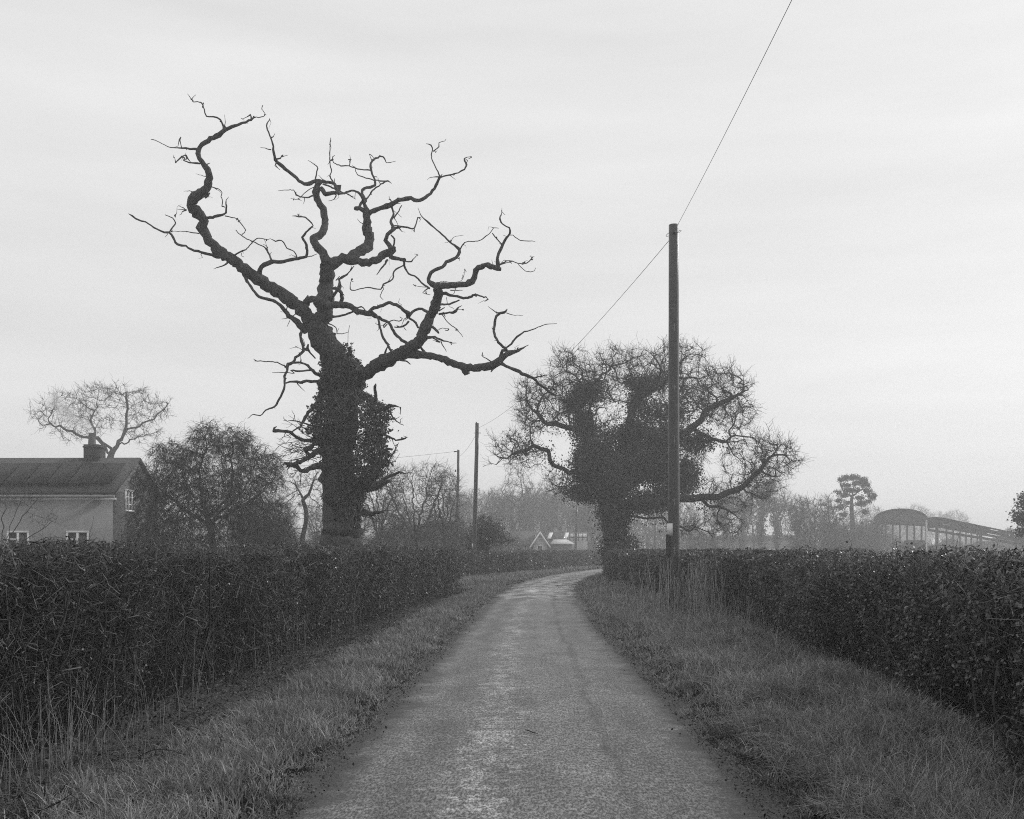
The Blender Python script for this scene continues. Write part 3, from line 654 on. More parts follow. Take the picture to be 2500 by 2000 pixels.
E -.6 650,700,30 580,690,24 540,740,44 500,750,40 535,790,24
E 0 465,930,10 465,1045,7
E 0 360,885,16 335,908,5
E 0 370,890,14 345,930,4
E -1.2 950,1070,90 1050,1065,74 1110,1050,70 1160,1015,50 1200,980,26 1250,960,24 1298,940,18
E 0 1130,1050,60 1180,1030,34 1218,1022,18
E 0 1120,1060,40 1150,1070,30
E -.4 1140,975,9 1190,890,8 1230,810,8 1280,710,6 1290,690,3
E 0 1225,860,6 1255,850,4 1300,780,3
E -.4 950,1270,70 1040,1290,44 1100,1285,30 1180,1265,9 1250,1270,4
E 0 1150,1270,7 1200,1310,5 1290,1320,3
E -.5 780,650,40 700,690,26 640,610,30 600,660,24
E 0 1180,770,12 1200,745,26 1235,750,20"""
def dead_oak():
    root = thing('dead_oak', 'tall dead oak with twisted leafless limbs and an ivy-wrapped trunk behind the left hedge', 'tree', P(836, HZ+122.7, D0))
    known = []; wood = MB(); limbs = MB()
    base = P(836, HZ+122.7, D0)
    for bi, line in enumerate(OAK.split('\n')):
        w0 = line.split(); ox, oy = CROP[w0[0]]; drift = float(w0[1])
        q = np.array([[float(x) for x in s.split(',')] for s in w0[2:]]); q[:, :2] = q[:, :2]/3.45+(ox, oy); q[:, 2] /= 3.45
        if known:
            K = np.vstack(known); dd = np.hypot(K[:, 0]-q[0, 0], K[:, 1]-q[0, 1])-K[:, 3]*.3; j = np.argmin(dd); d0 = K[j, 2]
            dd2 = np.hypot(K[:, 0]-q[-1, 0], K[:, 1]-q[-1, 1]); j2 = np.argmin(dd2)
        else: d0 = D0; dd2 = [9e9]; j2 = 0
        L = np.concatenate([[0], np.cumsum(np.hypot(*np.diff(q[:, :2], axis=0).T))]); s = L/max(L[-1], 1)
        dep = d0+drift*s+min(.35, L[-1]*.004)*np.sin(s*9+bi*2.1)*s
        if known and dd2[j2] < K[j2, 3]*.55 and L[-1] > 40: dep = dep+(K[j2, 2]-dep[-1])*s      # it joins another limb again
        pts = np.array([P(u, v, d) for (u, v, _), d in zip(q, dep)]); rad = q[:, 2]/2*dep/F
        known.append(np.column_stack([q[:, 0], q[:, 1], dep, q[:, 2]]))
        a, b = known[-1][:-1], known[-1][1:]
        if len(a): known.append((a+b)/2)
        p, r = smooth_chain(pts, rad, .10)
        if len(p) > 3:
            n = len(p); big = np.clip(r/.2, 0, 1)
            j = rng.normal(0, 1, (n, 3))*(.11*r+.004)[:, None]; j[0] = j[-1] = 0; p = p+j; r = r*(1+rng.normal(0, .07, n).clip(-.14, .2))
        mx = r.max(); sides = 18 if mx > .3 else 12 if mx > .12 else 8 if mx > .05 else 5
        (wood if bi < 1 else limbs).tube(p, r, sides, True, .065 if mx > .05 else .03)
    # short spurs and burrs all over the limbs
    K = np.vstack(known); k = rng.integers(0, len(K), 260); c = K[k]; c = c[c[:, 1] < 1250]; n = len(c)
    d = unit(rng.normal(size=(n, 3))*(1, .7, 1)); c0 = np.array([P(x[0], x[1], x[2]) for x in c]); ln = (.06+.5*rng.random(n)**2.5)*(.6+c[:, 3]/25).clip(0, 1.3)
    Pn = c0[:, None]+d[:, None]*ln[:, None, None]*np.linspace(0, 1, 4)[None, :, None]; Pn[:, 1:] += rng.normal(0, .03, (n, 3, 3))
    limbs.add(*tubes(Pn, rng.uniform(.008, .02, n)[:, None]*np.array([1.6, .9, .6, .25])[None], 4))
    tr = wood.build('trunk', M['dead_bark'], root); limbs.build('limbs', M['dead_bark'], root)
    # ivy: an uneven sleeve, rows of (row, left, right) in crop E pixels
    prof = np.array([(-150, 640, 900), (-60, 640, 900), (20, 640, 960), (100, 640, 990), (180, 620, 985), (260, 625, 990), (330, 600, 1100), (400, 575, 1205), (470, 560, 1215), (540, 545, 1200), (600, 520, 1175), (680, 590, 1165), (760, 630, 1190), (830, 640, 1180), (900, 665, 1165), (980, 680, 1130), (1060, 690, 1050), (1120, 655, 1005), (1200, 668, 980), (1300, 680, 965), (1400, 690, 950), (1500, 740, 945), (1640, 800, 960), (1800, 830, 950)])
    def sleeve(n, inner, size, mt, nm, edge=1.0):
        v = rng.uniform(-150, 1780, n); keep = rng.random(n) < np.interp(v, [-150, -80, 30, 150, 1150, 1350, 1500, 1800], [.04, .18, .6, 1, 1, .5, .35, .2]); v = v[keep]; n = len(v)
        l = np.interp(v, prof[:, 0], prof[:, 1]); r = np.interp(v, prof[:, 0], prof[:, 2]); c = (l+r)/2; h = (r-l)/2
        th = rng.random(n)*2*PI; rr = inner+(edge-inner)*rng.random(n)**.6+np.abs(rng.normal(0, .05, n))
        cl = np.sin(v*.045+th*3)*np.sin(v*.021-th*5+2)+.5*np.sin(v*.11+th*9)
        rr *= 1+.10*cl; k = rng.random(n) < np.clip(.62+.5*cl, .12, 1); v, c, h, th, rr = v[k], c[k], h[k], th[k], rr[k]
        u = c+h*rr*np.cos(th); dpt = D0+h*.9*rr*np.sin(th)/3.45*D0/F
        pts = np.stack([(600+u/3.45-1250)/F*dpt, dpt, EYE+(HZ-(880+v/3.45))/F*dpt], -1)
        m = MB(); sz = size*rng.uniform(.6, 1.35, len(pts)); m.add(*leaves(pts, sz, np.array([0, -.4, .8]))); m.build(nm, mt, root, smooth=False)
    sleeve(80000, .5, .072, M['ivy'], 'ivy_leaves', 1.02)
    st = MB()
    for _ in range(150):
        v0 = rng.uniform(200, 1700); ln = rng.uniform(150, 520); th = rng.uniform(PI, 2*PI); q = np.linspace(0, 1, 9); v = v0-ln*q
        l = np.interp(v, prof[:, 0], prof[:, 1]); r = np.interp(v, prof[:, 0], prof[:, 2]); tt = th+np.cumsum(rng.normal(0, .09, 9)); rr = rng.uniform(.86, 1.03)
        u = (l+r)/2+(r-l)/2*rr*np.cos(tt); dpt = D0+(r-l)/2*.9*rr*np.sin(tt)/3.45*D0/F
        pts = np.stack([(600+u/3.45-1250)/F*dpt, dpt, EYE+(HZ-(880+v/3.45))/F*dpt], -1); st.tube(pts, np.full(9, rng.uniform(.006, .016)), 4, False)
    st.build('ivy_stems', M['ivy_stem'], root)
    # live shoots springing from the old wood low on the left and right
    tw = MB()
    def spray(u0, v0, du, dv, n, spread, L):
        for _ in range(n):
            a = math.atan2(dv, du)+rng.normal(0, spread); ln = L*rng.uniform(.4, 1); q = np.linspace(0, 1, 7); x = u0+rng.normal(0, 20)+np.cos(a)*ln*q+np.cumsum(rng.normal(0, 7, 7)); y = v0+rng.normal(0, 25)+np.sin(a)*ln*q+np.cumsum(rng.normal(0, 7, 7))-25*q*q
            dp = D0+rng.normal(0, .3)+rng.normal(0, .8)*q
            pts = np.array([P(600+x_/3.45, 880+y_/3.45, d_) for x_, y_, d_ in zip(x, y, dp)]); tw.tube(pts, np.linspace(.016, .005, 7), 3, False)
            for k in range(2, 6):
                for _2 in range(2):
                    b = a+rng.choice([-1, 1])*rng.uniform(.3, .9); l2 = ln*.3*rng.uniform(.4, 1); e = pts[k]+np.array((math.cos(b), rng.normal(0, .5), -math.sin(b)))*l2/3.45*D0/F; m_ = (pts[k]+e)/2+rng.normal(0, .03, 3); tw.tube([pts[k], m_, e], [.009, .006, .004], 3, False)
    spray(620, 690, -1, .0, 9, .28, 430); spray(600, 780, -1, -.15, 7, .3, 420); spray(640, 870, -1, .25, 5, .4, 300); spray(1180, 870, .7, -.7, 3, .4, 170); spray(1000, 1290, 1, .1, 3, .3, 220); spray(1150, 1000, .5, -1, 2, .3, 280)
    tw.build('twigs', M['twig'], root)
    return root
dead_oak()

# ------------------------------------------------------------------ living trees in winter
def colonize(seed, par, attr, step, kill, infl, jit=.35, maxit=140, maxn=9000, up=0.0):
    pos = [np.array(p, float) for p in seed]; par = list(par); nk = [0]*len(pos)
    alive = np.ones(len(attr), bool); bd = np.full(len(attr), 1e9); bi = np.zeros(len(attr), int)
    def upd(i0):
        Q = np.array(pos[i0:]); A = attr[alive]; d = np.linalg.norm(A[:, None]-Q[None], axis=2); j = d.argmin(1); dm = d[np.arange(len(A)), j]
        ia = np.flatnonzero(alive); k = dm < bd[ia]; bd[ia[k]] = dm[k]; bi[ia[k]] = j[k]+i0
        alive[ia[bd[ia] < kill]] = False
    upd(0)
    for it in range(maxit):
        ia = np.flatnonzero(alive & (bd < infl))
        if not len(ia) or len(pos) > maxn: break
        P_ = np.array(pos); d = unit(attr[ia]-P_[bi[ia]]); acc = np.zeros((len(pos), 3)); np.add.at(acc, bi[ia], d); idx = np.unique(bi[ia]); i0 = len(pos)
        for i in idx:
            if nk[i] >= 4: continue
            v = acc[i]; n = np.linalg.norm(v)
            if n < 1e-6: continue
            v = v/n+rng.normal(0, jit, 3); v[2] += up; v /= np.linalg.norm(v); pos.append(pos[i]+v*step); par.append(int(i)); nk.append(0); nk[i] += 1
        if len(pos) == i0: break
        upd(i0)
    return np.array(pos), np.array(par)
def blob(cx, cy_, cz, rx, ry, rz, n, hollow=.35):
    d = unit(rng.normal(size=(n, 3))); r = hollow+(1-hollow)*rng.random(n)**.45
    return np.array((cx, cy_, cz))+d*r[:, None]*np.array((rx, ry, rz))
def grow(root, seeds, attr, step, r_tip, r_root, infl=9, kill=None, jit=.35, twigs=4, twig_l=.35, twig_r=.008, bark='bark', tm='twig', up=0.0, sides=7, trunk_n=None, p_fix=None, droop=0):
    "seeds: list of chains of points, each starting at a point of an earlier one"
    pos, par = [], []
    for ch in seeds:
        ch = np.array(ch, float); c, _ = smooth_chain(ch, np.ones(len(ch)), step)
        if not pos: last = -1; start = 0
        else: last = int(np.argmin(np.linalg.norm(np.array(pos)-c[0], axis=1))); start = 1
        for p in c[start:]:
            pos.append(p+(rng.normal(0, step*.16, 3) if start else 0)); par.append(last); last = len(pos)-1
    ns = len(pos)
    Q, par = colonize(pos, par, attr, step, kill or step*1.6, infl, jit, up=up); n = len(Q)
    kids = [[] for _ in range(n)]
    for i in range(n):
        if par[i] >= 0: kids[par[i]].append(i)
    tips = max(2, sum(1 for k in kids if not k)); pw = p_fix or max(1.6, math.log(tips)/math.log(r_root/r_tip))
    R = np.zeros(n); size = np.zeros(n)
    for i in range(n-1, -1, -1): pass
    order = []; stack = [i for i in range(n) if par[i] < 0]
    while stack: i = stack.pop(); order.append(i); stack += kids[i]
    for i in reversed(order):
        R[i] = r_tip if not kids[i] else sum(R[k]**pw for k in kids[i])**(1/pw)*1.002
    rt0 = r_tip; R = np.maximum(R, twig_r*1.15); r_tip = max(r_tip, twig_r*1.15)
    big = MB(); small = MB(); todo = [(i, -1) for i in range(n) if par[i] < 0]
    while todo:
        i, fr = todo.pop(); ch = ([fr] if fr >= 0 else [])+[i]
        while kids[ch[-1]]:
            ks = sorted(kids[ch[-1]], key=lambda k: -R[k]); nxt = ks[0]; todo += [(k, ch[-1]) for k in ks[1:]]; ch.append(nxt)
        p = Q[ch]; r = R[ch].copy()
        if fr >= 0: r[0] = min(r[0], r[1]*1.15)
        if len(p) < 2: continue
        mx = r.max(); s = 12 if mx > .25 else 8 if mx > .1 else 5 if mx > .03 else 3
        p2, r2 = smooth_chain(p, r, step*.6) if mx > .03 else (p, r)
        (big if mx > r_root*.45 else small).tube(p2, r2, s, False, .06 if mx > .08 else 0)
    big.build('trunk', M[bark], root); 
    # fine twigs
    cand = np.flatnonzero((R < r_tip*3.2) & (np.arange(n) >= ns)); reps = np.repeat(cand, twigs); m = len(reps)
    if m:
        dirn = unit(Q[reps]-Q[np.maximum(par[reps], 0)]); d = unit(dirn*.8+rng.normal(0, .62, (m, 3))+np.array((0, 0, .15-droop)))
        ln = twig_l*rng.uniform(.35, 1.2, m); q = np.linspace(0, 1, 4)[None, :, None]; Pn = Q[reps][:, None]+d[:, None]*ln[:, None, None]*q
        Pn[:, 1:] += rng.normal(0, .11, (m, 3, 3))*ln[:, None, None]; Pn[..., 2] -= droop*.35*ln[:, None]*q[..., 0]**2
        small.add(*tubes(Pn, twig_r*np.array([1, .8, .6, .4])[None]*np.ones((m, 1)), 3))
    small.build('crown', M[tm], root)
    return Q, par, R
def ivy_clusters(root, blobs, n, size, nm='ivy_leaves', m_='ivy', flat=1.0, sub=26, cs=.28, lim=9):
    C = []
    for b in blobs:
        k = int(n*b[6]/sub); c = blob(*b[:6], k, .2); C.append(c)
    C = np.vstack(C); pts = np.repeat(C, sub, 0); s = np.repeat(rng.uniform(.5, 1.4, len(C)), sub); pts = pts+rng.normal(0, 1, pts.shape).clip(-lim, lim)*(cs*s)[:, None]*np.array((1, 1, .8*flat))
    m = MB(); m.add(*leaves(pts, size*rng.uniform(.6, 1.4, len(pts)), np.array([0, -.2, .7]))); m.build(nm, M[m_], root, smooth=False)

def px(d, *uvs):   # chain of (u, v, depth offset)
    return [P(q[0], q[1], d+(q[2] if len(q) > 2 else 0)) for q in uvs]
def pblob(u, v, d, ru, rv, rd, n, hollow=.35):
    c = P(u, v, d); return (c[0], c[1], c[2], ru/F*d, rd, rv/F*d, n, hollow)
def attrs(bl, gap=None):
    A = np.vstack([blob(*b) for b in bl])
    if gap is not None: A = A[np.array([mnoise.noise(Vector(p)*gap) for p in A]) > -.17]
    return A

# big ivy-laden oak in the right hedge
d = 55.0
base = P(1503, HZ+1.55*F/d, d)
oak = thing('ivy_oak', 'broad spreading oak smothered in ivy rising from the right hedge at the bend', 'tree', base)
seeds = [px(d, (1503, HZ+76), (1504, 1350), (1497, 1290), (1488, 1230)),
         px(d, (1488, 1230), (1462, 1170, -.5), (1440, 1110, -1), (1425, 1050, -1), (1415, 1000, -1.2), (1430, 955, -1.5), (1465, 930, -2)),
         px(d, (1488, 1230), (1512, 1160, .5), (1525, 1090, .6), (1537, 1030, 0), (1552, 985, 0), (1585, 950, .5), (1625, 930, .5)),
         px(d, (1455, 1165), (1400, 1155, -1), (1350, 1137, -2), (1340, 1100, -2.4), (1300, 1092, -2.6), (1255, 1108, -3), (1212, 1130, -3)),
         px(d, (1425, 1060, -1), (1390, 1045, 0), (1340, 1035, .5), (1300, 1000, 1)),
         px(d, (1490, 1240), (1540, 1225, -1.5), (1610, 1222, -3), (1690, 1217, -3.5), (1745, 1216, -3.6), (1792, 1197, -3.8), (1845, 1160, -4), (1880, 1110, -4)),
         px(d, (1700, 1217, -3.5), (1760, 1240, -3), (1800, 1262, -3)),
         px(d, (1525, 1110, .5), (1610, 1075, -.5), (1690, 1048, -1.5), (1722, 1005, -2), (1780, 975, -2), (1825, 950, -2)),
         px(d, (1690, 1048, -1.5), (1750, 1075, -2), (1800, 1060, -2)),
         px(d, (1500, 1180), (1470, 1120, 2.5), (1450, 1060, 4), (1440, 1000, 4.5)), px(d, (1500, 1180), (1560, 1110, 3), (1620, 1060, 4.5), (1680, 980, 5)),
         px(d, (1490, 1262), (1560, 1262, -1), (1620, 1268, -1.5), (1680, 1300, -2))]
bl = [pblob(1255, 1105, d-2.5, 68, 55, 1.8, 420), pblob(1320, 985, d, 75, 75, 2.6, 520), pblob(1385, 915, d-1, 80, 62, 2.6, 560), pblob(1480, 900, d, 60, 55, 2.6, 400),
      pblob(1560, 905, d+.5, 70, 50, 2.8, 440), pblob(1650, 895, d+.5, 75, 62, 3, 560), pblob(1745, 950, d-1, 85, 75, 3, 700), pblob(1800, 1010, d-2, 50, 36, 2.2, 240),
      pblob(1860, 1120, d-4, 98, 64, 2.2, 760), pblob(1800, 1200, d-3.5, 95, 42, 1.8, 420), pblob(1680, 1110, d-1.5, 50, 40, 2.0, 140), pblob(1380, 1180, d-.5, 60, 35, 1.6, 200),
      pblob(1460, 1000, d+4, 90, 80, 2, 330), pblob(1640, 980, d+4.5, 100, 80, 2, 380), pblob(1740, 1290, d-2.5, 75, 26, 1.5, 200)]
OQ, opar, oR = grow(oak, seeds, attrs([b[:6]+(int(b[6]*2.1),)+b[7:] for b in bl], .62), .36, .0135, .52, infl=2.6, kill=.48, jit=.5, twigs=7, twig_l=.62, twig_r=.0085, tm='dark_twig')
# ivy wrapped along the boughs, thickest towards the middle of the tree
cx0 = P(1520, HZ, 55)[0]; rad_ = np.hypot((OQ[:, 0]-cx0)/5.2, (OQ[:, 2]-5.6)/4.4); pr = np.clip(1.35-rad_, 0, 1)*(oR > .022)+.7*(oR > .06)*(rad_ < 1.3)
ci = np.flatnonzero(rng.random(len(OQ)) < pr*.95); pts = np.repeat(OQ[ci], 44, 0); sg = np.repeat(.12+oR[ci]*1.0+rng.random(len(ci))*.16, 44); pts = pts+rng.normal(0, 1, pts.shape).clip(-1.4, 1.4)*sg[:, None]*(1, 1, .9)
m = MB(); m.add(*leaves(pts, .092*rng.uniform(.6, 1.4, len(pts)), np.array([0, -.2, .7]))); m.build('ivy_leaves', M['ivy'], oak, smooth=False)
ivy_clusters(oak, [pblob(1500, 1165, d, 60, 55, 2.2, .17), pblob(1432, 1130, d-.5, 26, 50, 1.2, .07), pblob(1580, 1130, d-.3, 60, 45, 2.0, .12), pblob(1550, 1050, d, 32, 26, 1.4, .03), pblob(1672, 1160, d-1, 30, 35, 1.6, .045), pblob(1620, 1070, d-.8, 45, 26, 1.4, .04),
     pblob(1503, 1320, d, 22, 62, .8, .07), pblob(1500, 1250, d, 42, 42, 1.4, .07), pblob(1580, 1228, d-.5, 64, 20, 1.5, .06), pblob(1425, 1205, d-.5, 44, 16, 1.2, .03), pblob(1422, 1040, d-1, 16, 45, .6, .03), pblob(1440, 960, d-1.3, 40, 24, .9, .028), pblob(1400, 985, d-1, 26, 18, .7, .012), pblob(1572, 935, d+.2, 52, 15, 1, .025), pblob(1555, 985, d+.2, 15, 30, .6, .014), pblob(1620, 1010, d, 60, 28, 1.5, .03), pblob(1700, 1080, d-1.5, 40, 22, 1, .02), pblob(1520, 1110, d+1.5, 110, 70, 1.5, .16), pblob(1640, 1190, d-.5, 60, 36, 1.5, .06), pblob(1515, 1340, d, 46, 30, .9, .05), pblob(1470, 1190, d, 60, 40, 1.5, .06)], 118000, .092, nm='ivy_mass', cs=.25, sub=34, lim=1.5)
# ------------------------------------------------------------------ telegraph poles and wires
def pole(name, label, xb, y, h, rb, rt, xt=None, extras=''):
    xt = xb if xt is None else xt; zb = -.25; root = thing(name, label, 'telegraph pole', (xb, y, 0), 'wooden telegraph poles along the lane'); m = MB()
    q = np.linspace(0, 1, 14); zz = zb+(h-zb)*q; zz[-2] = h-.012; pts = np.stack([xb+(xt-xb)*q, np.full(14, y), zz], -1); rad = rb+(rt-rb)*q; rad[-1] = rt*.93; rad[-2] = rt
    m.tube(pts, rad*(1+rng.normal(0, .008, 14)), 20); m.build('shaft', M['pole'], root); X = lambda z: xb+(xt-xb)*z/h
    if 'plate' in extras:
        s = 1.97 if 'big' in extras else 1.75; hh = .27 if 'big' in extras else .3; m = MB(); a = np.linspace(PI*.97, PI*1.40, 7); ro = rb*1.14
        for sgn in (0, 1):
            pass
        V = [(X(s)+math.cos(t)*ro, y+math.sin(t)*ro*1.05, z) for z in (s-hh/2, s+hh/2) for t in a]+[(X(s)+math.cos(t)*ro*.96, y+math.sin(t)*ro, z) for z in (s-hh/2, s+hh/2) for t in a]
        f = [(i, i+1, i+8, i+7) for i in range(6)]+[(14+i+7, 14+i+8, 14+i+1, 14+i) for i in range(6)]+[(14+i, 14+i+1, i+1, i) for i in range(6)]+[(7+i, 8+i, 22+i, 21+i) for i in range(6)]+[(0, 7, 21, 14), (20, 27, 13, 6)]
        m.add(V, f); m.build('label_plate', M['plate'], root, False)
    if 'guard' in extras:
        m = MB(); m.tube([(X(.0)-rb*1.02, y-.05, -.2), (X(1)-rb*1.0, y-.05, 1.0), (X(1.86)-rb*.98, y-.05, 1.86)], [.058, .056, .054], 8); m.build('cable_guard', M['black'], root)
    if 'bolts' in extras:
        for z in (8.71-2.25, 8.71-2.95*1.22, 8.71-4.1*1.15, 8.71-6.55+.45, 1.55):
            m = MB(); yf = y-(rb+(rt-rb)*z/h)-.004; x_ = X(z)-.01
            m.bar((x_-.05, yf, z+.02), (x_-.012, yf, z), .010); m.bar((x_+.05, yf, z+.02), (x_+.012, yf, z), .010); m.bar((x_, yf, z+.05), (x_, yf, z-.11), .012); m.build('step_bracket', M['galv'], root)
    if 'loop' in extras:
        m = MB(); z = h-.18; a = np.linspace(0, 2*PI, 28); R_ = .165; pts = [(X(h)+math.cos(t)*(R_+.012*math.sin(3*t)), y+math.sin(t)*(R_-.02), z+.055*math.cos(t-.5)+.03*math.sin(2*t)) for t in a]; m.tube(pts, [.006]*28, 5, False); m.build('cable_loop', M['black'], root)
        m = MB(); m.tube([(X(h)+.0, y-rt, h-.17), (X(h)+.0, y-rt-.07, h-.165)], [.012, .014], 6); m.tube([(X(h), y-rt-.02, h-.19), (X(h)+.03, y-rt-.03, h-.23)], [.012, .008], 5); m.build('hook_bolt', M['galv'], root)
    if 'pegs' in extras:
        m = MB(); m.bar((X(h)-.2, y, h-.55), (X(h)+.2, y, h-.55), .03); m.build('cross_bolt', M['galv'], root)
    if 'stay' in extras:
        m = MB(); m.tube([(X(h)-.12, y, h-.1), (X(h)-.32, y-.1, h-.13)], [.03, .05], 6); m.build('insulator', M['black'], root)
        m = MB(); m.tube([(X(h)-.22, y-.02, h-1.45), (X(h)-.22, y-.02, h-1.62)], [.05, .06], 7); m.build('junction_box', M['black'], root)
    if 'box' in extras:
        m = MB(); m.box((X(h)-.62, y-.3, h-.95), (X(h)-.12, y+.3, h-.2)); m.box((X(h)-.14, y-.05, h-.7), (X(h)+.02, y+.05, h-.6)); m.build('transformer', M['galv'], root, False)
    return root
D1 = 24.5; x1 = (1645-1250)/F*D1; h1 = EYE+(HZ-549)/F*D1
pole('telegraph_pole', 'tall near dark pole with white plate and cable loop in the right verge grass', x1, D1, h1, .132, .112, extras='big plate guard bolts loop')
D2 = 61.0; x2b = (1155.5-1250)/F*D2; x2 = (1165.5-1250)/F*D2; h2 = EYE+(HZ-1033)/F*D2
pole('telegraph_pole', 'slightly leaning dark pole with small white plate in the left verge before the bend', x2b, D2, h2, .125, .10, x2, 'plate guard pegs')
D3 = 82.0; x3b = (1113-1250)/F*D3; x3 = (1119.5-1250)/F*D3; h3 = EYE+(HZ-1099)/F*D3
pole('telegraph_pole', 'thinner hazy pole with side insulator just left of the leaning pole', x3b, D3, h3, .11, .09, x3, 'stay')
D4 = 125.0; x4b = (1404-1250)/F*D4; x4 = (1408-1250)/F*D4; h4 = EYE+(HZ-1232)/F*D4
pole('telegraph_pole', 'far faint pole with a box at its top beyond the bend beside the long shed', x4b, D4, h4, .15, .13, x4, 'box')
D5 = 140.0; x5 = (1599-1250)/F*D5; h5 = EYE+(HZ-1262)/F*D5
pole('telegraph_pole', 'farthest faint pole seen under the arched bough just left of the near pole', x5, D5, h5, .13, .11)
def wire(label, a, b, sag, r=.008):
    q = np.linspace(0, 1, 40); a = np.array(a); b = np.array(b); p = a+(b-a)*q[:, None]; p[:, 2] -= sag*4*q*(1-q); m = MB(); m.tube(p, np.full(40, r), 5); tag(m.build('overhead_wire', M['black']), label, 'wire', 'overhead wires')
top1 = (x1, D1-.16, h1-.165)
wire('thin cable rising from the near pole out of the top of the picture', top1, (2.35, -24, h1-.3), .75, .0045)
wire('thin cable dropping from the near pole towards the leaning pole', (x1-.1, D1+.1, h1-.33), (x2+.1, D2, h2-.25), .55, .006)
wire('faint cable from the hazy thin pole down to the left over the gardens', (x3-.32, D3, h3-.12), (-27, D3-24, 5.2), .3, .009)
wire('faint cable between the leaning pole and the thinner hazy pole', (x2, D2, h2-.5), (x3, D3, h3-.5), .2, .007)

# small dark marker stake, weathered stub post
m = MB(); b = P(1812, HZ+1.42*F/16.6, 16.6); m.tube([(b[0], b[1], 0), (b[0]+.01, b[1], .34)], [.014, .012], 6); tag(m.build('marker_stake', M['dark_timber']), 'short thin black stake standing in the right verge grass', 'stake')
b = P(1878, 1440, 22.5); r_ = thing('fence_post', 'weathered pale stub of a broken gate post leaning on the right hedge', 'post', (b[0], b[1], 0)); m = MB()
m.tube([(b[0]+.06, b[1], -.1), (b[0]+.03, b[1], .3), (b[0], b[1], .66), (b[0]+.02, b[1], .80)], [.09, .085, .09, .06], 9, True, .06); m.box((b[0]+.03, b[1]-.05, .62), (b[0]+.13, b[1]+.05, .86), taper=.7); m.build('stub', mat('lichen_wood', .17, .9, .4, 20, .1, .01), r_)

# ------------------------------------------------------------------ houses
def window(root, x0, x1, z0, z1, y, facing='y', bars='', frame=.06, dep=.05, org=(0, 0, 0), rot=0, name='window', glass='glass'):
    "a window in the plane y (facing -y) or, facing='x', in the plane x=y facing +x"
    sw = (lambda lo, hi: (lo, hi)) if facing == 'y' else (lambda lo, hi: ((-hi[1], lo[0], lo[2]), (-lo[1], hi[0], hi[2])))
    fr = MB(); f = frame
    def bx(a0, a1, b0, b1, d0=-dep, d1=.02): lo, hi = sw((a0, y+d0, b0), (a1, y+d1, b1)); fr.box(lo, hi, rot, org)
    bx(x0, x1, z1-f, z1); bx(x0, x1, z0, z0+f); bx(x0, x0+f, z0+f, z1-f); bx(x1-f, x1, z0+f, z1-f)
    n = int(bars[0]) if bars else 1; k = int(bars[1]) if len(bars) > 1 else 0
    for i in range(1, n): c = x0+(x1-x0)*i/n; bx(c-f*.6, c+f*.6, z0+f, z1-f)
    if k == 9: c = z1-(z1-z0)*.33; bx(x0+f, (x0+x1)/2-f*.6, c-f*.5, c+f*.5)
    elif k:
        for i in range(1, k+1): c = z0+(z1-z0)*i/(k+1); bx(x0+f, x1-f, c-f*.25, c+f*.25, -dep*.8)
    w_ = fr.build(name, M['white'], root, False)
    pn = MB(); lo, hi = sw((x0+f, y-.008, z0+f), (x1-f, y+.012, z1-f)); pn.box(lo, hi, rot, org); g_ = pn.build('pane', M[glass], None, False); 
    for v in g_.data.vertices: v.co -= root.location
    g_.parent = w_
    return w_
# roughcast cottage on the left
ang = math.radians(-1.6); ox, oy = -17.2, 48.0; org = (ox, oy, 0)
H = thing('farm_cottage', 'pale roughcast cottage with dark roof, solar panels and brick chimney beyond the left hedge', 'house', (ox, oy, 0))
He = EYE+(HZ-1199)/F*48; Wd = 5.2; Ln = 13.0; rise = 1.5; yr = Wd/2
def hb(name, mm, lo, hi, par=H, **k): m_ = MB(); m_.box(lo, hi, ang, org, **k); return m_.build(name, M[mm], par, False)
m = MB(); w_ = MB()
hb('wall', 'render', (-Ln, 0, -.2), (-.125, .3, He+.02)); hb('wall', 'render', (-Ln, Wd-.3, -.2), (-.125, Wd, He+.02)); hb('wall', 'render', (-Ln, .3, -.2), (-Ln+.3, Wd-.3, He))
gm = MB(); gv = [(-.12, -.004, -.2), (-.12, Wd+.003, -.2), (-.12, Wd+.003, He), (-.12, yr, He+rise-.05), (-.12, -.004, He)]; gv2 = [(.006, a_[1] if 0 < i_ < 3 else a_[1], a_[2]) for i_, a_ in enumerate(gv)]
gm.add(xf(gv+gv2, ang, org), [(0, 1, 2, 4), (9, 7, 6, 5), (0, 4, 9, 5), (6, 7, 2, 1)]); gm.add(xf(gv+gv2, ang, org), [(2, 3, 4), (9, 8, 7)]); gable = gm.build('gable_wall', M['brick'], H, False)
# roof: two thick slopes with overhang
def slope(name, y0, z0, y1, z1, x0, x1, th, mm, par, lift=0.0):
    d_ = np.array((y1-y0, z1-z0)); L_ = np.linalg.norm(d_); n_ = np.array((-d_[1], d_[0]))/L_; 
    if n_[1] < 0: n_ = -n_
    a = np.array((y0, z0))+n_*lift; b = np.array((y1, z1))+n_*lift; c_ = b+n_*th; e = a+n_*th
    V = [(x, q_[0], q_[1]) for x in (x0, x1) for q_ in (a, b, c_, e)]; m_ = MB(); m_.add(xf(V, ang, org), [(0, 1, 2, 3), (7, 6, 5, 4), (0, 4, 5, 1), (1, 5, 6, 2), (2, 6, 7, 3), (3, 7, 4, 0)]); return m_.build(name, M[mm], par, False)
ov = .38; sl = rise/yr
rf = slope('roof', -ov, He-ov*sl+.06, yr, He+rise+.06, -Ln-.2, .12, .12, 'slate', H); slope('roof', Wd+ov, He-ov*sl+.06, yr, He+rise+.06, -Ln-.2, .12, .12, 'slate', H)
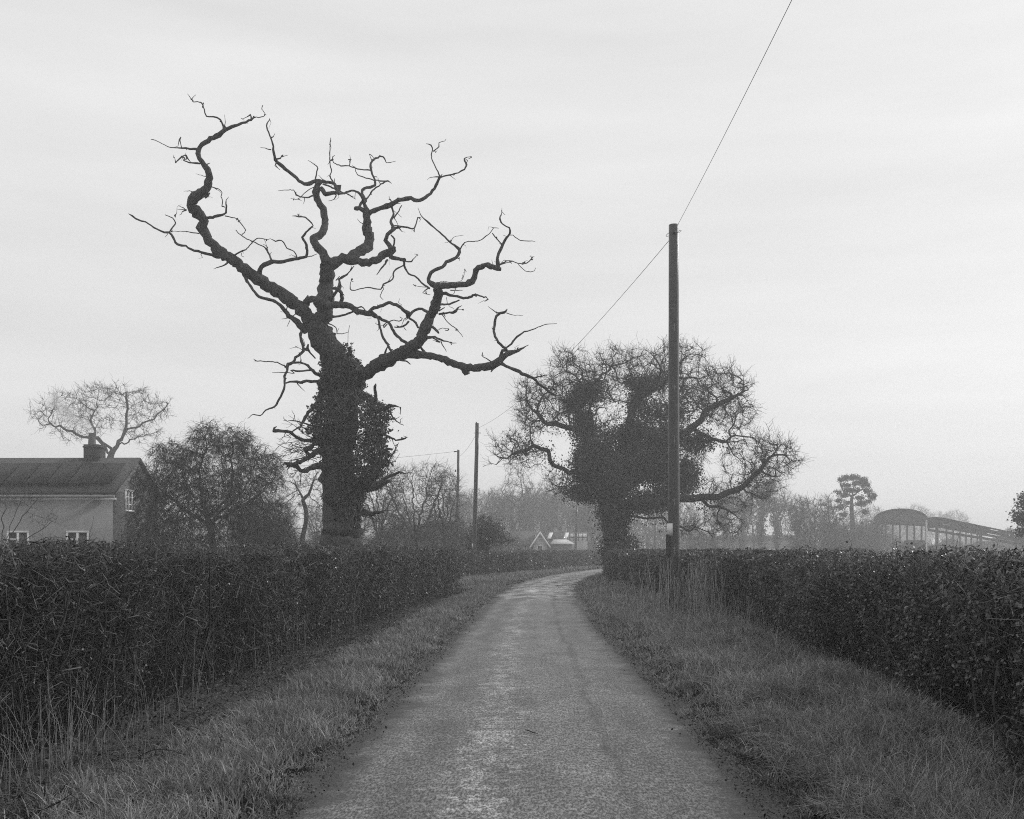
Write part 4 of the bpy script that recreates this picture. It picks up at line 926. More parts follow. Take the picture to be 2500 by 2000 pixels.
for i in range(13):
    a_ = -.12-(i+1)*.95; y0, y1 = -.12, 1.62
    pnl = slope('solar_panel', y0, He+y0*sl+.2, y1, He+y1*sl+.2, a_+.03, a_+.92, .045, 'panel', H, .20)
m = MB(); 
for i in range(30): x_ = -Ln-.2+i*.448; m.tube(xf([(x_, yr, He+rise+.2), (x_+.44, yr, He+rise+.2+.012*(i % 2))], ang, org), [.10, .105], 7)
m.build('ridge_tiles', M['slate'], rf)
m = MB(); m.tube(xf([(-Ln, -ov-.04, He-.21), (.1, -ov-.04, He-.25)], ang, org), [.065, .065], 8); m.build('gutter', M['galv'], H)
m = MB(); m.box((-Ln, -.05, He-.40), (.02, .02, He-.30), ang, org); m.build('fascia', M['white'], H, False)
# chimney
cxm, cym = -2.05, yr+.05; m = MB(); zc = He+rise-.5; m.box((cxm-.30, cym-.42, zc), (cxm+.38, cym+.42, zc+1.25), ang, org); m.box((cxm-.33, cym-.45, zc+1.10), (cxm+.41, cym+.45, zc+1.17), ang, org); ch = m.build('chimney', M['sooty_brick'], H, False)
m = MB(); c_ = xf([(cxm-.08, cym, zc+1.2)], ang, org)[0]; m.tube([c_, c_+(0, 0, .06), c_+(0, 0, .55), c_+(0, 0, .60)], [.20, .175, .15, .17], 12); pot = m.build('chimney_pot', M['brick'], None); pot.parent = ch
for v in pot.data.vertices: v.co -= H.location
z1_ = EYE+(HZ-1296)/F*48
def wn(x0, x1, bars): window(H, x0, x1, z1_-1.15, z1_, 0, bars=bars, org=org, rot=ang, frame=.085)
u2x = lambda u: (u-1250)/F*48-ox
wn(u2x(161), u2x(217), '29'); wn(u2x(14), u2x(69), '29')
window(H, 1.0, 2.15, EYE+(HZ-1250)/F*49.5, EYE+(HZ-1196)/F*49.5, -.0, 'x', '32', .085, .06, org, ang)
# smoke from the pot
def smoke(c0, drift, L_, r0, r1, dens):
    m_ = MB(); q = np.linspace(0, 1, 12); p = np.array(c0)+np.array(drift)*L_*q[:, None]; p[:, 2] += .12*np.sin(q*9); m_.tube(p, r0+(r1-r0)*q**.7+.06*np.sin(q*14), 10, True)
    o = m_.build('chimney_smoke', bpy.data.materials.new('smoke')); mm = o.data.materials[0]; mm.use_nodes = True; t = mm.node_tree; t.nodes.clear()
    pv = N(t, 'ShaderNodeVolumePrincipled'); pv.inputs['Color'].default_value = (.95, .95, .95, 1); pv.inputs['Density'].default_value = dens; oo = N(t, 'ShaderNodeOutputMaterial'); t.links.new(pv.outputs[0], oo.inputs['Volume'])
    mm.cycles.homogeneous_volume = True; return o
cs_ = c_+(0, 0, .6); tag(smoke(cs_, (-.80, .15, .62), 2.6, .16, .42, .9), 'pale smoke drifting left from the cottage chimney', 'smoke', kind='stuff')

# low bungalow and buildings beyond the bend
Dc = 120.0
def at(u, v, d): return P(u, v, d)
def gabled(name, label, u0, u1, d, v_eave, v_ridge, depth, wall, roof, cat='house', ridge_along='x', yaw=0.0, over=.35):
    "ridge along x (long side to the camera) or along y (gable to the camera)"
    a = at(u0, v_eave, d); b = at(u1, v_eave, d); zr_ = EYE+(HZ-v_ridge)/F*(d+(depth/2 if ridge_along == 'x' else 0)); root = thing(name, label, cat, (a[0], d, 0)); w = b[0]-a[0]; ze = a[2]; o_ = (a[0], d, 0)
    m_ = MB(); m_.box((0, 0, -.3), (w, depth, ze), yaw, o_)
    if ridge_along == 'y':
        m_.add(xf([(0, .0, ze), (w, .0, ze), (w/2, .0, zr_), (0, depth, ze), (w, depth, ze), (w/2, depth, zr_)], yaw, o_), [(0, 1, 2), (4, 3, 5)])
    else: m_.add(xf([(0, 0, ze), (0, depth, ze), (0, depth/2, zr_), (w, 0, ze), (w, depth, ze), (w, depth/2, zr_)], yaw, o_), [(0, 2, 1), (3, 4, 5)])
    m_.build('wall', M[wall], root, False); t_ = .14
    for sgn in (0, 1):
        m_ = MB()
        if ridge_along == 'y':
            xe = -over if sgn == 0 else w+over; zz = ze-over*(zr_-ze)/(w/2); V = [(xe, -over, zz), (w/2, -over, zr_), (w/2, depth+over, zr_), (xe, depth+over, zz)]
        else:
            ye = -over if sgn == 0 else depth+over; zz = ze-over*(zr_-ze)/(depth/2); V = [(-over, ye, zz), (w+over, ye, zz), (w+over, depth/2, zr_), (-over, depth/2, zr_)]
        V = V+[(x, y, z+t_) for x, y, z in V]; m_.add(xf(V, yaw, o_), [(3, 2, 1, 0), (4, 5, 6, 7), (0, 1, 5, 4), (1, 2, 6, 5), (2, 3, 7, 6), (3, 0, 4, 7)]); rr = m_.build('roof', M[roof], root, False)
        if ridge_along == 'y':
            m_ = MB(); xe = -over if sgn == 0 else w+over; zz = ze-over*(zr_-ze)/(w/2); y_ = -over-.06
            V = [(xe, y_, zz-.12), (w/2, y_, zr_-.12), (w/2, y_, zr_+.17), (xe, y_, zz+.17)]; V = V+[(x, y+.055, z) for x, y, z in V]; m_.add(xf(V, yaw, o_), [(0, 1, 2, 3), (7, 6, 5, 4), (0, 4, 5, 1), (1, 5, 6, 2), (2, 6, 7, 3), (3, 7, 4, 0)]); m_.build('bargeboard', M['white'], root, False)
    return root, o_, w, ze, zr_
b1, o1, w1, e1, r1 = gabled('bungalow', 'small bungalow with white-edged gable beyond the far hedge', 1301, 1336, Dc, 1327, 1301, 9, 'pale_render', 'slate', ridge_along='y')
window(b1, .45, 1.05, .9, 2.1, 0, org=o1, bars='1'); window(b1, .95, 0, 0, 0, 0, org=o1) if False else None
b2, o2, w2, e2, r2 = gabled('bungalow_wing', 'low dark-roofed wing with white window left of the bungalow gable', 1252, 1300, Dc+2.5, 1329, 1300, 7, 'render', 'slate')
window(b2, w2*.57, w2*.86, .9, 2.1, 0, bars='21', org=o2)
window(b2, w2*.02, w2*.22, .6, 2.0, 0, bars='21', org=o2)
b3, o3, w3, e3, r3 = gabled('long_shed', 'long dark-roofed building with rooflights behind the bungalow', 1340, 1436, Dc+16, 1326, 1301, 9, 'brick', 'metal_roof', 'building')
for u in (1336, 1375):
    a = at(u, 1309, Dc+17.5); m = MB(); m.add([(a[0], a[1]-.7, a[2]-.35), (a[0]+.42, a[1]-.7, a[2]-.35), (a[0]+.75, a[1]+.5, a[2]+.35), (a[0]+.3, a[1]+.5, a[2]+.35), (a[0], a[1]-.7, a[2]-.25), (a[0]+.42, a[1]-.7, a[2]-.25), (a[0]+.75, a[1]+.5, a[2]+.45), (a[0]+.3, a[1]+.5, a[2]+.45)], [(3, 2, 1, 0), (4, 5, 6, 7), (0, 1, 5, 4), (1, 2, 6, 5), (2, 3, 7, 6), (3, 0, 4, 7)]); m.build('rooflight', M['white'], b3, False)
b4 = thing('conservatory', 'pale glazed conservatory showing as a bright grid beside the far pole', 'conservatory', at(1390, HZ, Dc+8)*np.array((1, 1, 0))); a = at(1390, 1320, Dc+8); b = at(1434, 1303, Dc+8)
m = MB(); m.box((a[0], a[1], -.2), (b[0], a[1]+3, a[2])); m.build('wall', M['render'], b4, False); m = MB(); m.box((a[0]+.05, a[1]+.05, a[2]), (b[0]-.05, a[1]+2.9, b[2])); m.build('pane', M['white'], b4, False)
m = MB(); gw = b[0]-a[0]
for i in range(5): x_ = a[0]+gw*i/4; m.box((x_-.03, a[1]-.02, a[2]), (x_+.03, a[1]+.04, b[2]))
m.box((a[0], a[1]-.04, (a[2]+b[2])/2-.05), (b[0], a[1]+.04, (a[2]+b[2])/2+.05)); m.build('frame', M['dark_timber'], b4, False)
b5 = thing('porch', 'low lean-to with pale sheet roof right of the bungalow gable', 'outbuilding', at(1352, HZ, Dc+1)*np.array((1, 1, 0))); a = at(1345, 1329, Dc+1); b = at(1398, 1321, Dc+3)
m = MB(); m.box((a[0], Dc+1, -.2), (b[0]-.2, Dc+4, a[2])); m.build('wall', M['brick'], b5, False); m = MB(); V = [(a[0]-.1, Dc+.8, a[2]-.02), (b[0]+.1, Dc+.8, a[2]-.02), (b[0]-.6, Dc+4, b[2]+.12), (a[0]+.4, Dc+4, b[2]+.12)]; m.add(V+[(x, y, z+.08) for x, y, z in V], [(3, 2, 1, 0), (4, 5, 6, 7), (0, 1, 5, 4), (1, 2, 6, 5), (2, 3, 7, 6), (3, 0, 4, 7)]); m.build('roof', mat('pale_sheet_roof', .5, .5, .2, 2), b5, False)
a = at(1460, 1333, Dc+4); m = MB(); m.box((a[0], a[1], -.1), (a[0]+1.0, a[1]+2.2, a[2]+.4), taper=.92); m.box((a[0]-.05, a[1]-.05, a[2]+.4), (a[0]+1.05, a[1]+2.25, a[2]+.5)); tag(m.build('garden_shed', M['white'], None, False), 'tiny pale shed showing between the far hedge and the ivy oak', 'shed')
# long low range on the right
b6, o6, w6, e6, r6 = gabled('long_barn', 'long low pale building faint in the haze right of the near pole', 1775, 1962, 175, 1316, 1309, 10, 'render', 'metal_roof', 'building')
a = at(1882, 1339, 168); r_ = thing('parked_car', 'tiny pale car parked in the haze before the long low building', 'car', (a[0], 168, 0)); m = MB(); m.box((a[0]-2, 167.2, .45), (a[0]+2, 168.9, 1.15), taper=.95); m.box((a[0]-1.1, 167.3, 1.15), (a[0]+1.3, 168.8, 1.8), taper=.8); m.build('body', M['white'], r_, False)
for dx in (-1.25, 1.25):
    m = MB(); m.tube([(a[0]+dx, 167.1, .32), (a[0]+dx, 167.35, .32)], [.32, .32], 12); m.build('wheel', M['black'], r_)
m = MB(); m.box((a[0]-.9, 167.22, 1.25), (a[0]+1.1, 167.3, 1.62)); m.build('window', M['glass'], r_, False)

# ------------------------------------------------------------------ dutch barn and its lean-to
ax = np.array((.345, .938)); ax /= np.linalg.norm(ax); rx = np.array((ax[1], -ax[0])); O = np.array((49.3, 150.0)); Wb, Lb = 6.47, 13.0
He_ = EYE+74/F*150; Hr = 1.5; ang_b = math.atan2(rx[1], rx[0])
def bp(a_, b_, z): q = O+rx*a_+ax*b_; return (q[0], q[1], z)
db = thing('dutch_barn', 'open dutch barn with curved sheet roof on slim posts in the haze', 'barn', (O[0], O[1], 0))
K = 17; th = np.linspace(0, PI, K); arc = lambda t_, o_=0: (Wb/2-math.cos(t_)*(Wb/2+.15+o_), He_+math.sin(t_)**.9*(Hr+o_))
m = MB(); V = [bp(arc(t_, o_)[0], b_, arc(t_, o_)[1]) for b_ in (-.3, Lb+.3) for o_ in (0, .08) for t_ in th]; f = []
for k in range(K-1): f += [(k, k+1, 2*K+k+1, 2*K+k), (3*K+k, 3*K+k+1, K+k+1, K+k), (k, K+k, K+k+1, k+1), (2*K+k+1, 3*K+k+1, 3*K+k, 2*K+k)]
m.add(V, f); m.build('roof', M['metal_roof'], db)
# sheeted gable hanging a little below the eaves, lower to the right
m = MB(); up = [arc(t_, -.03) for t_ in th]; lo = [(Wb*k/(K-1), He_-.02-.75*k/(K-1)) for k in range(K)]; V = [bp(a_, .0, z) for a_, z in up+lo]+[bp(a_, .06, z) for a_, z in up+lo]; n2 = 2*K
f = [(k, k+1, K+k+1, K+k)[::-1] for k in range(K-1)]+[(n2+k, n2+k+1, n2+K+k+1, n2+K+k) for k in range(K-1)]+[(K+k, K+k+1, n2+K+k+1, n2+K+k) for k in range(K-1)]; m.add(V, f); m.build('gable_sheeting', M['metal_roof'], db, False)
for a_ in (0, Wb):
    for b_ in (0, Lb/2, Lb): m = MB(); m.bar(bp(a_, b_, -.2), bp(a_, b_, He_-.01), .2); m.build('post', M['plate'] if (a_ and b_ == 0) else M['dark_timber'], db, False)
for i in range(1, 7): m = MB(); a_ = Wb*i/6.6; m.bar(bp(a_, Lb-.3, -.2), bp(a_, Lb-.3, He_+.2), .2); m.build('post', M['dark_timber'], db, False)
m = MB(); m.bar(bp(0, Lb-.2, He_+.1), bp(Wb, Lb-.2, He_-.3), .5); m.build('tie_beam', M['dark_timber'], db, False)
q = bp(4.4, 5, 0); r_ = thing('hay_trailer', 'loaded farm trailer stored under the dutch barn roof', 'trailer', (q[0], q[1], 0)); m = MB(); q0 = np.array(q)
m.box((-1.9, -1.1, .8), (3.0, 1.1, 2.2), ang_b, q0); m.box((-1.1, -1.0, 2.2), (2.3, 1.0, 2.95), ang_b, q0, taper=.8); m.build('load', M['dark_timber'], r_, False)
for dx in (-1.2, 1.6):
    for dy in (-1.25, 1.05): m = MB(); m.tube(xf([(dx, dy, .45), (dx, dy+.2, .45)], ang_b, q0), [.45, .45], 12); m.build('wheel', M['black'], r_)
# lean-to: falls to the right and to the back, some sheets gone
lt = thing('lean_to', 'long sloping lean-to roof with missing sheets attached to the dutch barn', 'barn', bp(Wb, 0, 0)); Ll, Dl = 15.6, 14.0
def zlt(a_, b_): s_ = a_-Wb; return He_+.22+.18*math.sin(min(s_/2.4, 1)*PI/2)-max(s_-1.4, 0)*.232-b_/Dl*(1.15-.035*s_)
holes = {(2, 4), (4, 3), (5, 3), (6, 2), (6, 3), (8, 1), (8, 5), (9, 5), (11, 4), (13, 4), (10, 6), (12, 6)}
m = MB(); na, nb = 16, 8
for i in range(na):
    for j in range(nb):
        if (i, j) in holes: continue
        a0, a1 = Wb+.2+i*Ll/na, Wb+.2+(i+1)*Ll/na; b0, b1 = j*Dl/nb, (j+1)*Dl/nb; V = [bp(a0, b0, zlt(a0, b0)), bp(a1, b0, zlt(a1, b0)), bp(a1, b1, zlt(a1, b1)), bp(a0, b1, zlt(a0, b1))]; m.add(V+[(x, y, z+.07) for x, y, z in V], [(3, 2, 1, 0), (4, 5, 6, 7), (0, 1, 5, 4), (1, 2, 6, 5), (2, 3, 7, 6), (3, 0, 4, 7)])
m.build('roof', M['metal_roof'], lt, False)
for b_, sp in ((.2, (1.2, 6.6, 11.8, 15.2)), (Dl-.3, (1.6, 2.8, 3.7, 4.6, 5.4, 6.1, 6.9, 7.4, 9.5, 12, 14.8))):
    for s_ in sp: m = MB(); m.bar(bp(Wb+s_, b_, -.2), bp(Wb+s_, b_, zlt(Wb+s_, b_)), .17); m.build('post', M['dark_timber'], lt, False)
    m = MB(); m.bar(bp(Wb+.3, b_, zlt(Wb+.3, b_)-.2), bp(Wb+15.4, b_, zlt(Wb+15.4, b_)-.2), .3); m.build('beam', M['dark_timber'], lt, False)

# ------------------------------------------------------------------ trees: the ones with a shape of their own
def tree(name, label, d, u, seeds, bl, step, tip, rootr, cat='tree', group=None, vb=None, **k):
    r = thing(name, label, cat, (P(u, HZ, d)[0], d, 0), group); Q = grow(r, seeds, attrs(bl), step, tip, rootr, **k); return r, Q
gz = lambda d: HZ+1.62*F/d     # row of the ground at distance d
d = 92.0
tree('bare_oak', 'wide bare oak rising behind the cottage roof and chimney', d, 262, [px(d, (262, gz(d)), (264, 1200), (268, 1125), (276, 1100)),
    px(d, (276, 1100), (300, 1060, 1), (312, 1000, 1), (308, 960, 0)), px(d, (276, 1100), (240, 1072, -1), (200, 1062, -1.5), (160, 1050, -2), (135, 1038, -2), (105, 1040, -2)), px(d, (300, 1055), (350, 1035, 1), (385, 1010, 1), (410, 990, 1)),
    px(d, (270, 1110), (235, 1065, 2), (225, 1020, 3), (235, 990, 3)), px(d, (290, 1085), (330, 1070, -2), (365, 1055, -3))],
    [pblob(130, 1015, d-1, 62, 32, 2.0, 260), pblob(165, 980, d, 48, 30, 2, 220), pblob(235, 970, d+1, 52, 30, 2.4, 280), pblob(310, 968, d, 52, 30, 2.4, 280), pblob(370, 1000, d+.5, 55, 36, 2.4, 280), pblob(225, 1020, d+2, 60, 40, 2.4, 200), pblob(350, 1055, d-2, 50, 28, 2, 110), pblob(170, 1062, d-2, 50, 20, 1.8, 80)],
    .5, .010, .55, infl=5, kill=.62, jit=.5, twigs=5, twig_l=.8, twig_r=.012)
d = 41.0
tree('apple_tree', 'dense dome-shaped apple tree with drooping twigs between the cottage and the dead oak', d, 520, [px(d, (522, gz(d)), (520, 1330), (508, 1270)), px(d, (508, 1270), (490, 1210), (488, 1150), (500, 1100), (502, 1045)), px(d, (508, 1270), (560, 1200), (565, 1130), (568, 1070)), px(d, (508, 1280), (430, 1230, -1), (380, 1180, -1.5)), px(d, (508, 1280), (600, 1230, -.8), (660, 1180, -1)), px(d, (508, 1270), (470, 1220, 1.5), (440, 1130, 2)), px(d, (520, 1270), (590, 1200, 1.5), (630, 1120, 1.6))],
    [pblob(505, 1070, d, 42, 46, 1.5, 330, .1), pblob(575, 1085, d, 50, 42, 1.5, 330, .1), pblob(430, 1110, d, 60, 32, 1.5, 380, .1), pblob(640, 1150, d, 55, 60, 1.5, 500, .1), pblob(380, 1180, d-.3, 60, 60, 1.5, 520, .1), pblob(505, 1190, d, 150, 90, 2.4, 1100, .1), pblob(380, 1270, d-.5, 70, 60, 1.5, 520, .1), pblob(620, 1260, d-.3, 80, 70, 1.7, 600, .1), pblob(500, 1285, d-1, 120, 50, 1.4, 700, .1), pblob(360, 1310, d-1, 60, 30, 1.2, 300, .1), pblob(640, 1310, d-1, 90, 32, 1.3, 420, .1), pblob(470, 1320, d-1.4, 90, 24, .8, 320, .1)],
    .2, .0055, .11, infl=2, kill=.22, jit=.5, twigs=7, twig_l=.5, twig_r=.0062, droop=.6)
d = 37.0
tree('fruit_sapling', 'slender many-stemmed bare shrub in front of the cottage at the left edge', d, 5, [px(d, (8, gz(d)), (6, 1360)), px(d, (6, 1360), (4, 1300), (14, 1240), (22, 1200)), px(d, (6, 1360), (20, 1300), (40, 1250), (60, 1215)), px(d, (6, 1365), (35, 1290), (75, 1240), (100, 1205)), px(d, (6, 1370), (60, 1320), (110, 1285), (140, 1262)), px(d, (6, 1360), (-15, 1290), (-25, 1220)), px(d, (6, 1370), (-50, 1300), (-80, 1250))],
    [pblob(25, 1210, d, 45, 30, .9, 120), pblob(80, 1215, d, 40, 26, .8, 110), pblob(105, 1265, d, 40, 20, .7, 60), pblob(-30, 1225, d, 50, 40, .9, 140), pblob(-90, 1260, d, 50, 40, .9, 100)], .22, .005, .05, infl=1.6, kill=.26, jit=.22, twigs=3, twig_l=.35, twig_r=.0045, up=.1)
d = 58.0
tree('crooked_tree', 'thin crooked bare tree leaning beside the dead oak trunk on its left', d, 738, [px(d, (733, gz(d)), (738, 1320), (748, 1265), (740, 1220), (722, 1185)), px(d, (740, 1220), (760, 1190), (770, 1160))],
    [pblob(715, 1180, d, 45, 30, 1.3, 140), pblob(765, 1175, d, 40, 36, 1.3, 140), pblob(750, 1230, d, 60, 30, 1.5, 120), pblob(690, 1250, d, 40, 50, 1.3, 120)], .32, .009, .16, infl=3, kill=.4, jit=.5, twigs=4, twig_l=.5, twig_r=.008)
d = 64.0
for (u, top, hw, lab, sd) in ((1015, 1130, 92, 'broad bare multi-stemmed tree with upright twigs right of the dead oak trunk', 1), (925, 1175, 60, 'smaller bare bushy tree half hidden by the ivy trunk on its right side', 2), (1085, 1165, 50, 'narrow bare tree directly behind the thinner hazy pole', 3)):
    dd = d+sd*3; r0 = random.Random(sd)
    sds = [px(dd, (u, gz(dd)), (u+2, 1340), (u, 1318))]+[px(dd, (u, 1320), (u+q*hw*.35, 1270-r0.uniform(0, 15), r0.uniform(-1, 1)), (u+q*hw*.62, 1215, r0.uniform(-2, 2)), (u+q*hw*.8, top+45, r0.uniform(-2, 2))) for q in (-1, -.5, -.1, .4, .9)]
    tree('hazel_tree', lab, dd, u, sds, [pblob(u, 1215, dd, hw, 72, 2.2, 900, .2), pblob(u-hw*.45, top+45, dd, hw*.5, 40, 1.5, 260, .2), pblob(u+hw*.4, top+40, dd, hw*.55, 45, 1.5, 300, .2), pblob(u, 1290, dd, hw*1.15, 38, 2, 620, .1)], .34, .010, .16, infl=3, kill=.42, jit=.28, twigs=5, twig_l=.7, twig_r=.009, up=.12)
d = 63.0
r, _ = tree('thorn_bush', 'dark dense thorn bush overhanging the hedge right of the leaning pole', d, 1195, [px(d, (1190, gz(d)), (1190, 1340), (1195, 1310)), px(d, (1195, 1320), (1225, 1325), (1262, 1312, -1)), px(d, (1195, 1310), (1185, 1280))], [pblob(1185, 1290, d, 34, 36, 1.2, 300, .1), pblob(1222, 1318, d, 36, 20, 1, 200, .1), pblob(1165, 1320, d, 30, 24, 1, 160, .1)], .2, .009, .12, infl=2, kill=.25, jit=.45, twigs=5, twig_l=.35, twig_r=.009)
ivy_clusters(r, [pblob(1190, 1300, d, 32, 30, 1.1, .6), pblob(1170, 1325, d, 30, 18, 1, .4)], 5000, .09, nm='leaves')

# prototypes copied for the hazy wood
protos = []
def proto(kind, d, u, label, group, seed):
    global rng
    keep = rng; rng = np.random.default_rng(seed); r0 = random.Random(seed); x0, y0 = P(u, HZ, d)[0], d; root = thing({'tall': 'tall_tree', 'round': 'bare_tree', 'ivy': 'ivy_clad_tree', 'bush': 'bare_bush'}[kind], label, 'tree' if kind != 'bush' else 'bush', (x0, y0, 0), group)
    if kind == 'tall':
        h = 13; sds = [[(x0, y0, -.2), (x0+.1, y0, 2), (x0, y0+.1, 4)]]+[[(x0, y0, 2.5+q), (x0+r0.uniform(-1.4, 1.4), y0+r0.uniform(-1.2, 1.2), 6+q), (x0+r0.uniform(-2.2, 2.2), y0+r0.uniform(-2, 2), 9+q)] for q in (0, .6, 1.2, 1.4)]
        bl = [(x0, y0, 9, 2.6, 2.4, 4.2, 620, .2), (x0, y0, 5.5, 2.4, 2.2, 2.5, 160, .3)]; kw = dict(jit=.25, up=.16)
    elif kind == 'round':
        sds = [[(x0, y0, -.2), (x0, y0, 1.6), (x0+.1, y0, 3)]]+[[(x0, y0, 2.8), (x0+math.cos(a)*1.8, y0+math.sin(a)*1.5, 5), (x0+math.cos(a)*3, y0+math.sin(a)*2.6, 7)] for a in (.3, 1.7, 3.1, 4.4, 5.5)]
        bl = [(x0, y0, 7, 4.4, 3.6, 3.2, 800, .3)]; kw = dict(jit=.4)
    elif kind == 'ivy':
        sds = [[(x0, y0, -.2), (x0, y0, 3), (x0+.2, y0, 7), (x0, y0, 9)], [(x0, y0, 7), (x0+1.6, y0, 9.6)], [(x0, y0, 7.5), (x0-1.5, y0+.5, 10)]]
        bl = [(x0, y0, 11, 2.8, 2.5, 2.6, 420, .2)]; kw = dict(jit=.35)
    else:
        sds = [[(x0, y0, -.2), (x0, y0, .6)]]+[[(x0, y0, .5), (x0+math.cos(a)*1.1, y0+math.sin(a), 1.8)] for a in (.3, 1.7, 3.1, 4.4, 5.5)]
        bl = [(x0, y0, 2.2, 2.6, 2.2, 1.9, 520, .1)]; kw = dict(jit=.35)
    grow(root, sds, attrs(bl), .38 if kind != 'bush' else .26, .016, .22 if kind != 'bush' else .1, infl=4, kill=.5 if kind != 'bush' else .34, twigs=4, twig_l=.8 if kind != 'bush' else .5, twig_r=.014, **kw)
    if kind == 'ivy': ivy_clusters(root, [(x0, y0, 3.5, .35, .35, 3.4, .4, .2), (x0+.3, y0, 7.2, .7, .7, 1.3, .18, .2), (x0-.3, y0, 9.2, 1.3, 1.1, 1.0, .22, .1), (x0+1.2, y0, 10.6, 1.0, .9, .7, .12, .2)], 4200, .22, cs=.34, sub=14)
    rng = keep; protos.append(root); return root
WG = 'bare trees of the hazy wood beyond the cottage'; WR = 'bare trees of the hazy wood behind the ivy oak and the farm'; WL = 'bare trees behind the gardens on the left'
Lw = 'faint upright bare tree, one of many in the misty wood above the bungalow'; Lw2 = 'faint round-headed bare tree in the misty wood above the bungalow'
pT = proto('tall', 150, 1262, 'tall faint tree with a forked open crown standing clear left of the bungalow', WG, 3); pT2 = proto('tall', 172, 1340, Lw, WG, 9); pR = proto('round', 158, 1172, Lw2, WG, 5); pI = proto('ivy', 150, 1857, 'ivy-choked tree trunk standing in the middle of the faint ivy-clad row', WR, 6); pB = proto('bush', 120, 1992, 'dark rounded bare bush standing alone left of the dutch barn', WR, 8)
pB.scale = (1.5, 1.5, 1.9)
def put(p, u, d, s, label, group, rz=None, sz=None):
    q = P(u, HZ, d); return copy_thing(p, (q[0], d, 0), random.uniform(0, 6.28) if rz is None else rz, (s, s, s*(sz or 1)), label, group)
for i, (u, v) in enumerate([(1105, 1200), (1135, 1215), (1200, 1190), (1232, 1205), (1290, 1185), (1315, 1200), (1365, 1195), (1390, 1180), (1418, 1210), (1440, 1195), (1462, 1215), (1186, 1225), (1335, 1215), (1275, 1210), (1405, 1230), (1155, 1185), (1248, 1190), (1120, 1180), (1215, 1182), (1305, 1178), (1350, 1186), (1378, 1190), (1430, 1200), (1142, 1200), (1262, 1196), (1330, 1192), (1452, 1225)]):
    d = random.uniform(165, 215); p = random.choice([pT, pT2, pT2, pR]); h = (EYE+(HZ-v)/F*d); base_h = 13.4 if p is not pR else 10.4
    put(p, u+random.uniform(-6, 6), d, h/base_h, Lw2 if p is pR else Lw, WG)
for i, (u, v, d) in enumerate([(1010, 1235, 95), (1060, 1240, 105), (960, 1215, 100), (880, 1230, 90), (800, 1235, 95), (700, 1225, 88), (660, 1200, 92), (770, 1215, 105), (610, 1215, 98)]):
    p = [pR, pT2][i % 2]; put(p, u, d, (EYE+(HZ-v)/F*d)/(10.4 if p is pR else 13.4), 'faint bare tree filling a gap behind the gardens on the left', WL)
Li = 'ivy-clad trunk in the faint row right of the ivy oak'; Lr = 'faint bare tree in the haze behind the ivy oak and farm yard'
for (u, v, d) in [(1812, 1150, 165), (1897, 1185, 150), (1946, 1200, 156), (1770, 1170, 172)]: put(pI, u, d, (EYE+(HZ-v)/F*d)/13.2, Li, WR, sz=random.uniform(.8, 1.1))
for i, (u, v, d) in enumerate([(1540, 1240, 170), (1580, 1225, 180), (1650, 1220, 175), (1690, 1215, 168), (1740, 1230, 160), (1790, 1210, 172), (1840, 1215, 160), (1965, 1235, 175), (1985, 1240, 170), (2045, 1255, 175), (2070, 1250, 165), (2120, 1250, 180), (2140, 1262, 172), (1905, 1220, 180), (1620, 1240, 190)]):
    p = [pT, pT2, pR][i % 3]; put(p, u, d, (EYE+(HZ-v-random.uniform(-28, 12))/F*d)/(10.4 if p is pR else 13.4), Lr, WR)
put(pT, 2018, 140, (EYE+(HZ-1203)/F*140)/13.4, 'bare tree with a few thick forked limbs standing between the round bush and the pine', WR, 1.0)
for (u, v, d, lab) in ((2042, 1282, 132, 'wide low hazy bush just right of the dark round one'), (2085, 1268, 135, 'hazy bush at the foot of the pine on its left'), (2118, 1258, 140, 'tallest hazy bush next to the dutch barn'), (1722, 1290, 130, 'low hazy bush right of the near pole'), (1690, 1300, 150, 'small faint bush close beside the near pole'), (1955, 1310, 125, 'small low bush left of the dark round bush')):
    put(pB, u, d, (EYE+(HZ-v)/F*d)/4.3, lab, WR)
for (u, v, d, lab) in ((2190, 1236, 290, 'faint far tree right above the curved barn roof'), (2235, 1228, 300, 'tallest faint far tree behind the curved barn roof'), (2290, 1246, 310, 'faint far tree over the join of the barn and its lean-to'), (2330, 1242, 300, 'faint far tree over the upper end of the lean-to'), (2160, 1252, 280, 'faint far tree at the left shoulder of the curved roof')): put(pR, u, d, (EYE+(HZ-v)/F*d)/10.4, lab, WR)
# bushes and garden shrubs along the far side of the hedges on the left
for (u, v, d, lab) in ((690, 1290, 60, 'low bare bush in the gap left of the dead oak'), (880, 1300, 58, 'low bare bush at the right foot of the dead oak'), (950, 1285, 62, 'low bare bush left of the broad multi-stemmed tree'), (1120, 1290, 75, 'low bare bush behind the leaning pole'), (1240, 1300, 110, 'garden bush left of the bungalow wing'), (355, 1290, 46, 'low bush against the cottage gable'), (820, 1275, 66, 'bush half hidden just left of the dead oak trunk'), (1045, 1270, 78, 'dense bush filling the foot of the multi-stemmed tree'), (985, 1262, 84, 'bare bush behind the broad multi-stemmed tree'), (1150, 1275, 95, 'bare bush in the mist right of the leaning pole'), (1075, 1250, 92, 'taller misty bush behind the two left poles')): put(pB, u, d, (EYE+(HZ-v)/F*d)/4.3, lab, 'garden bushes left of the lane')
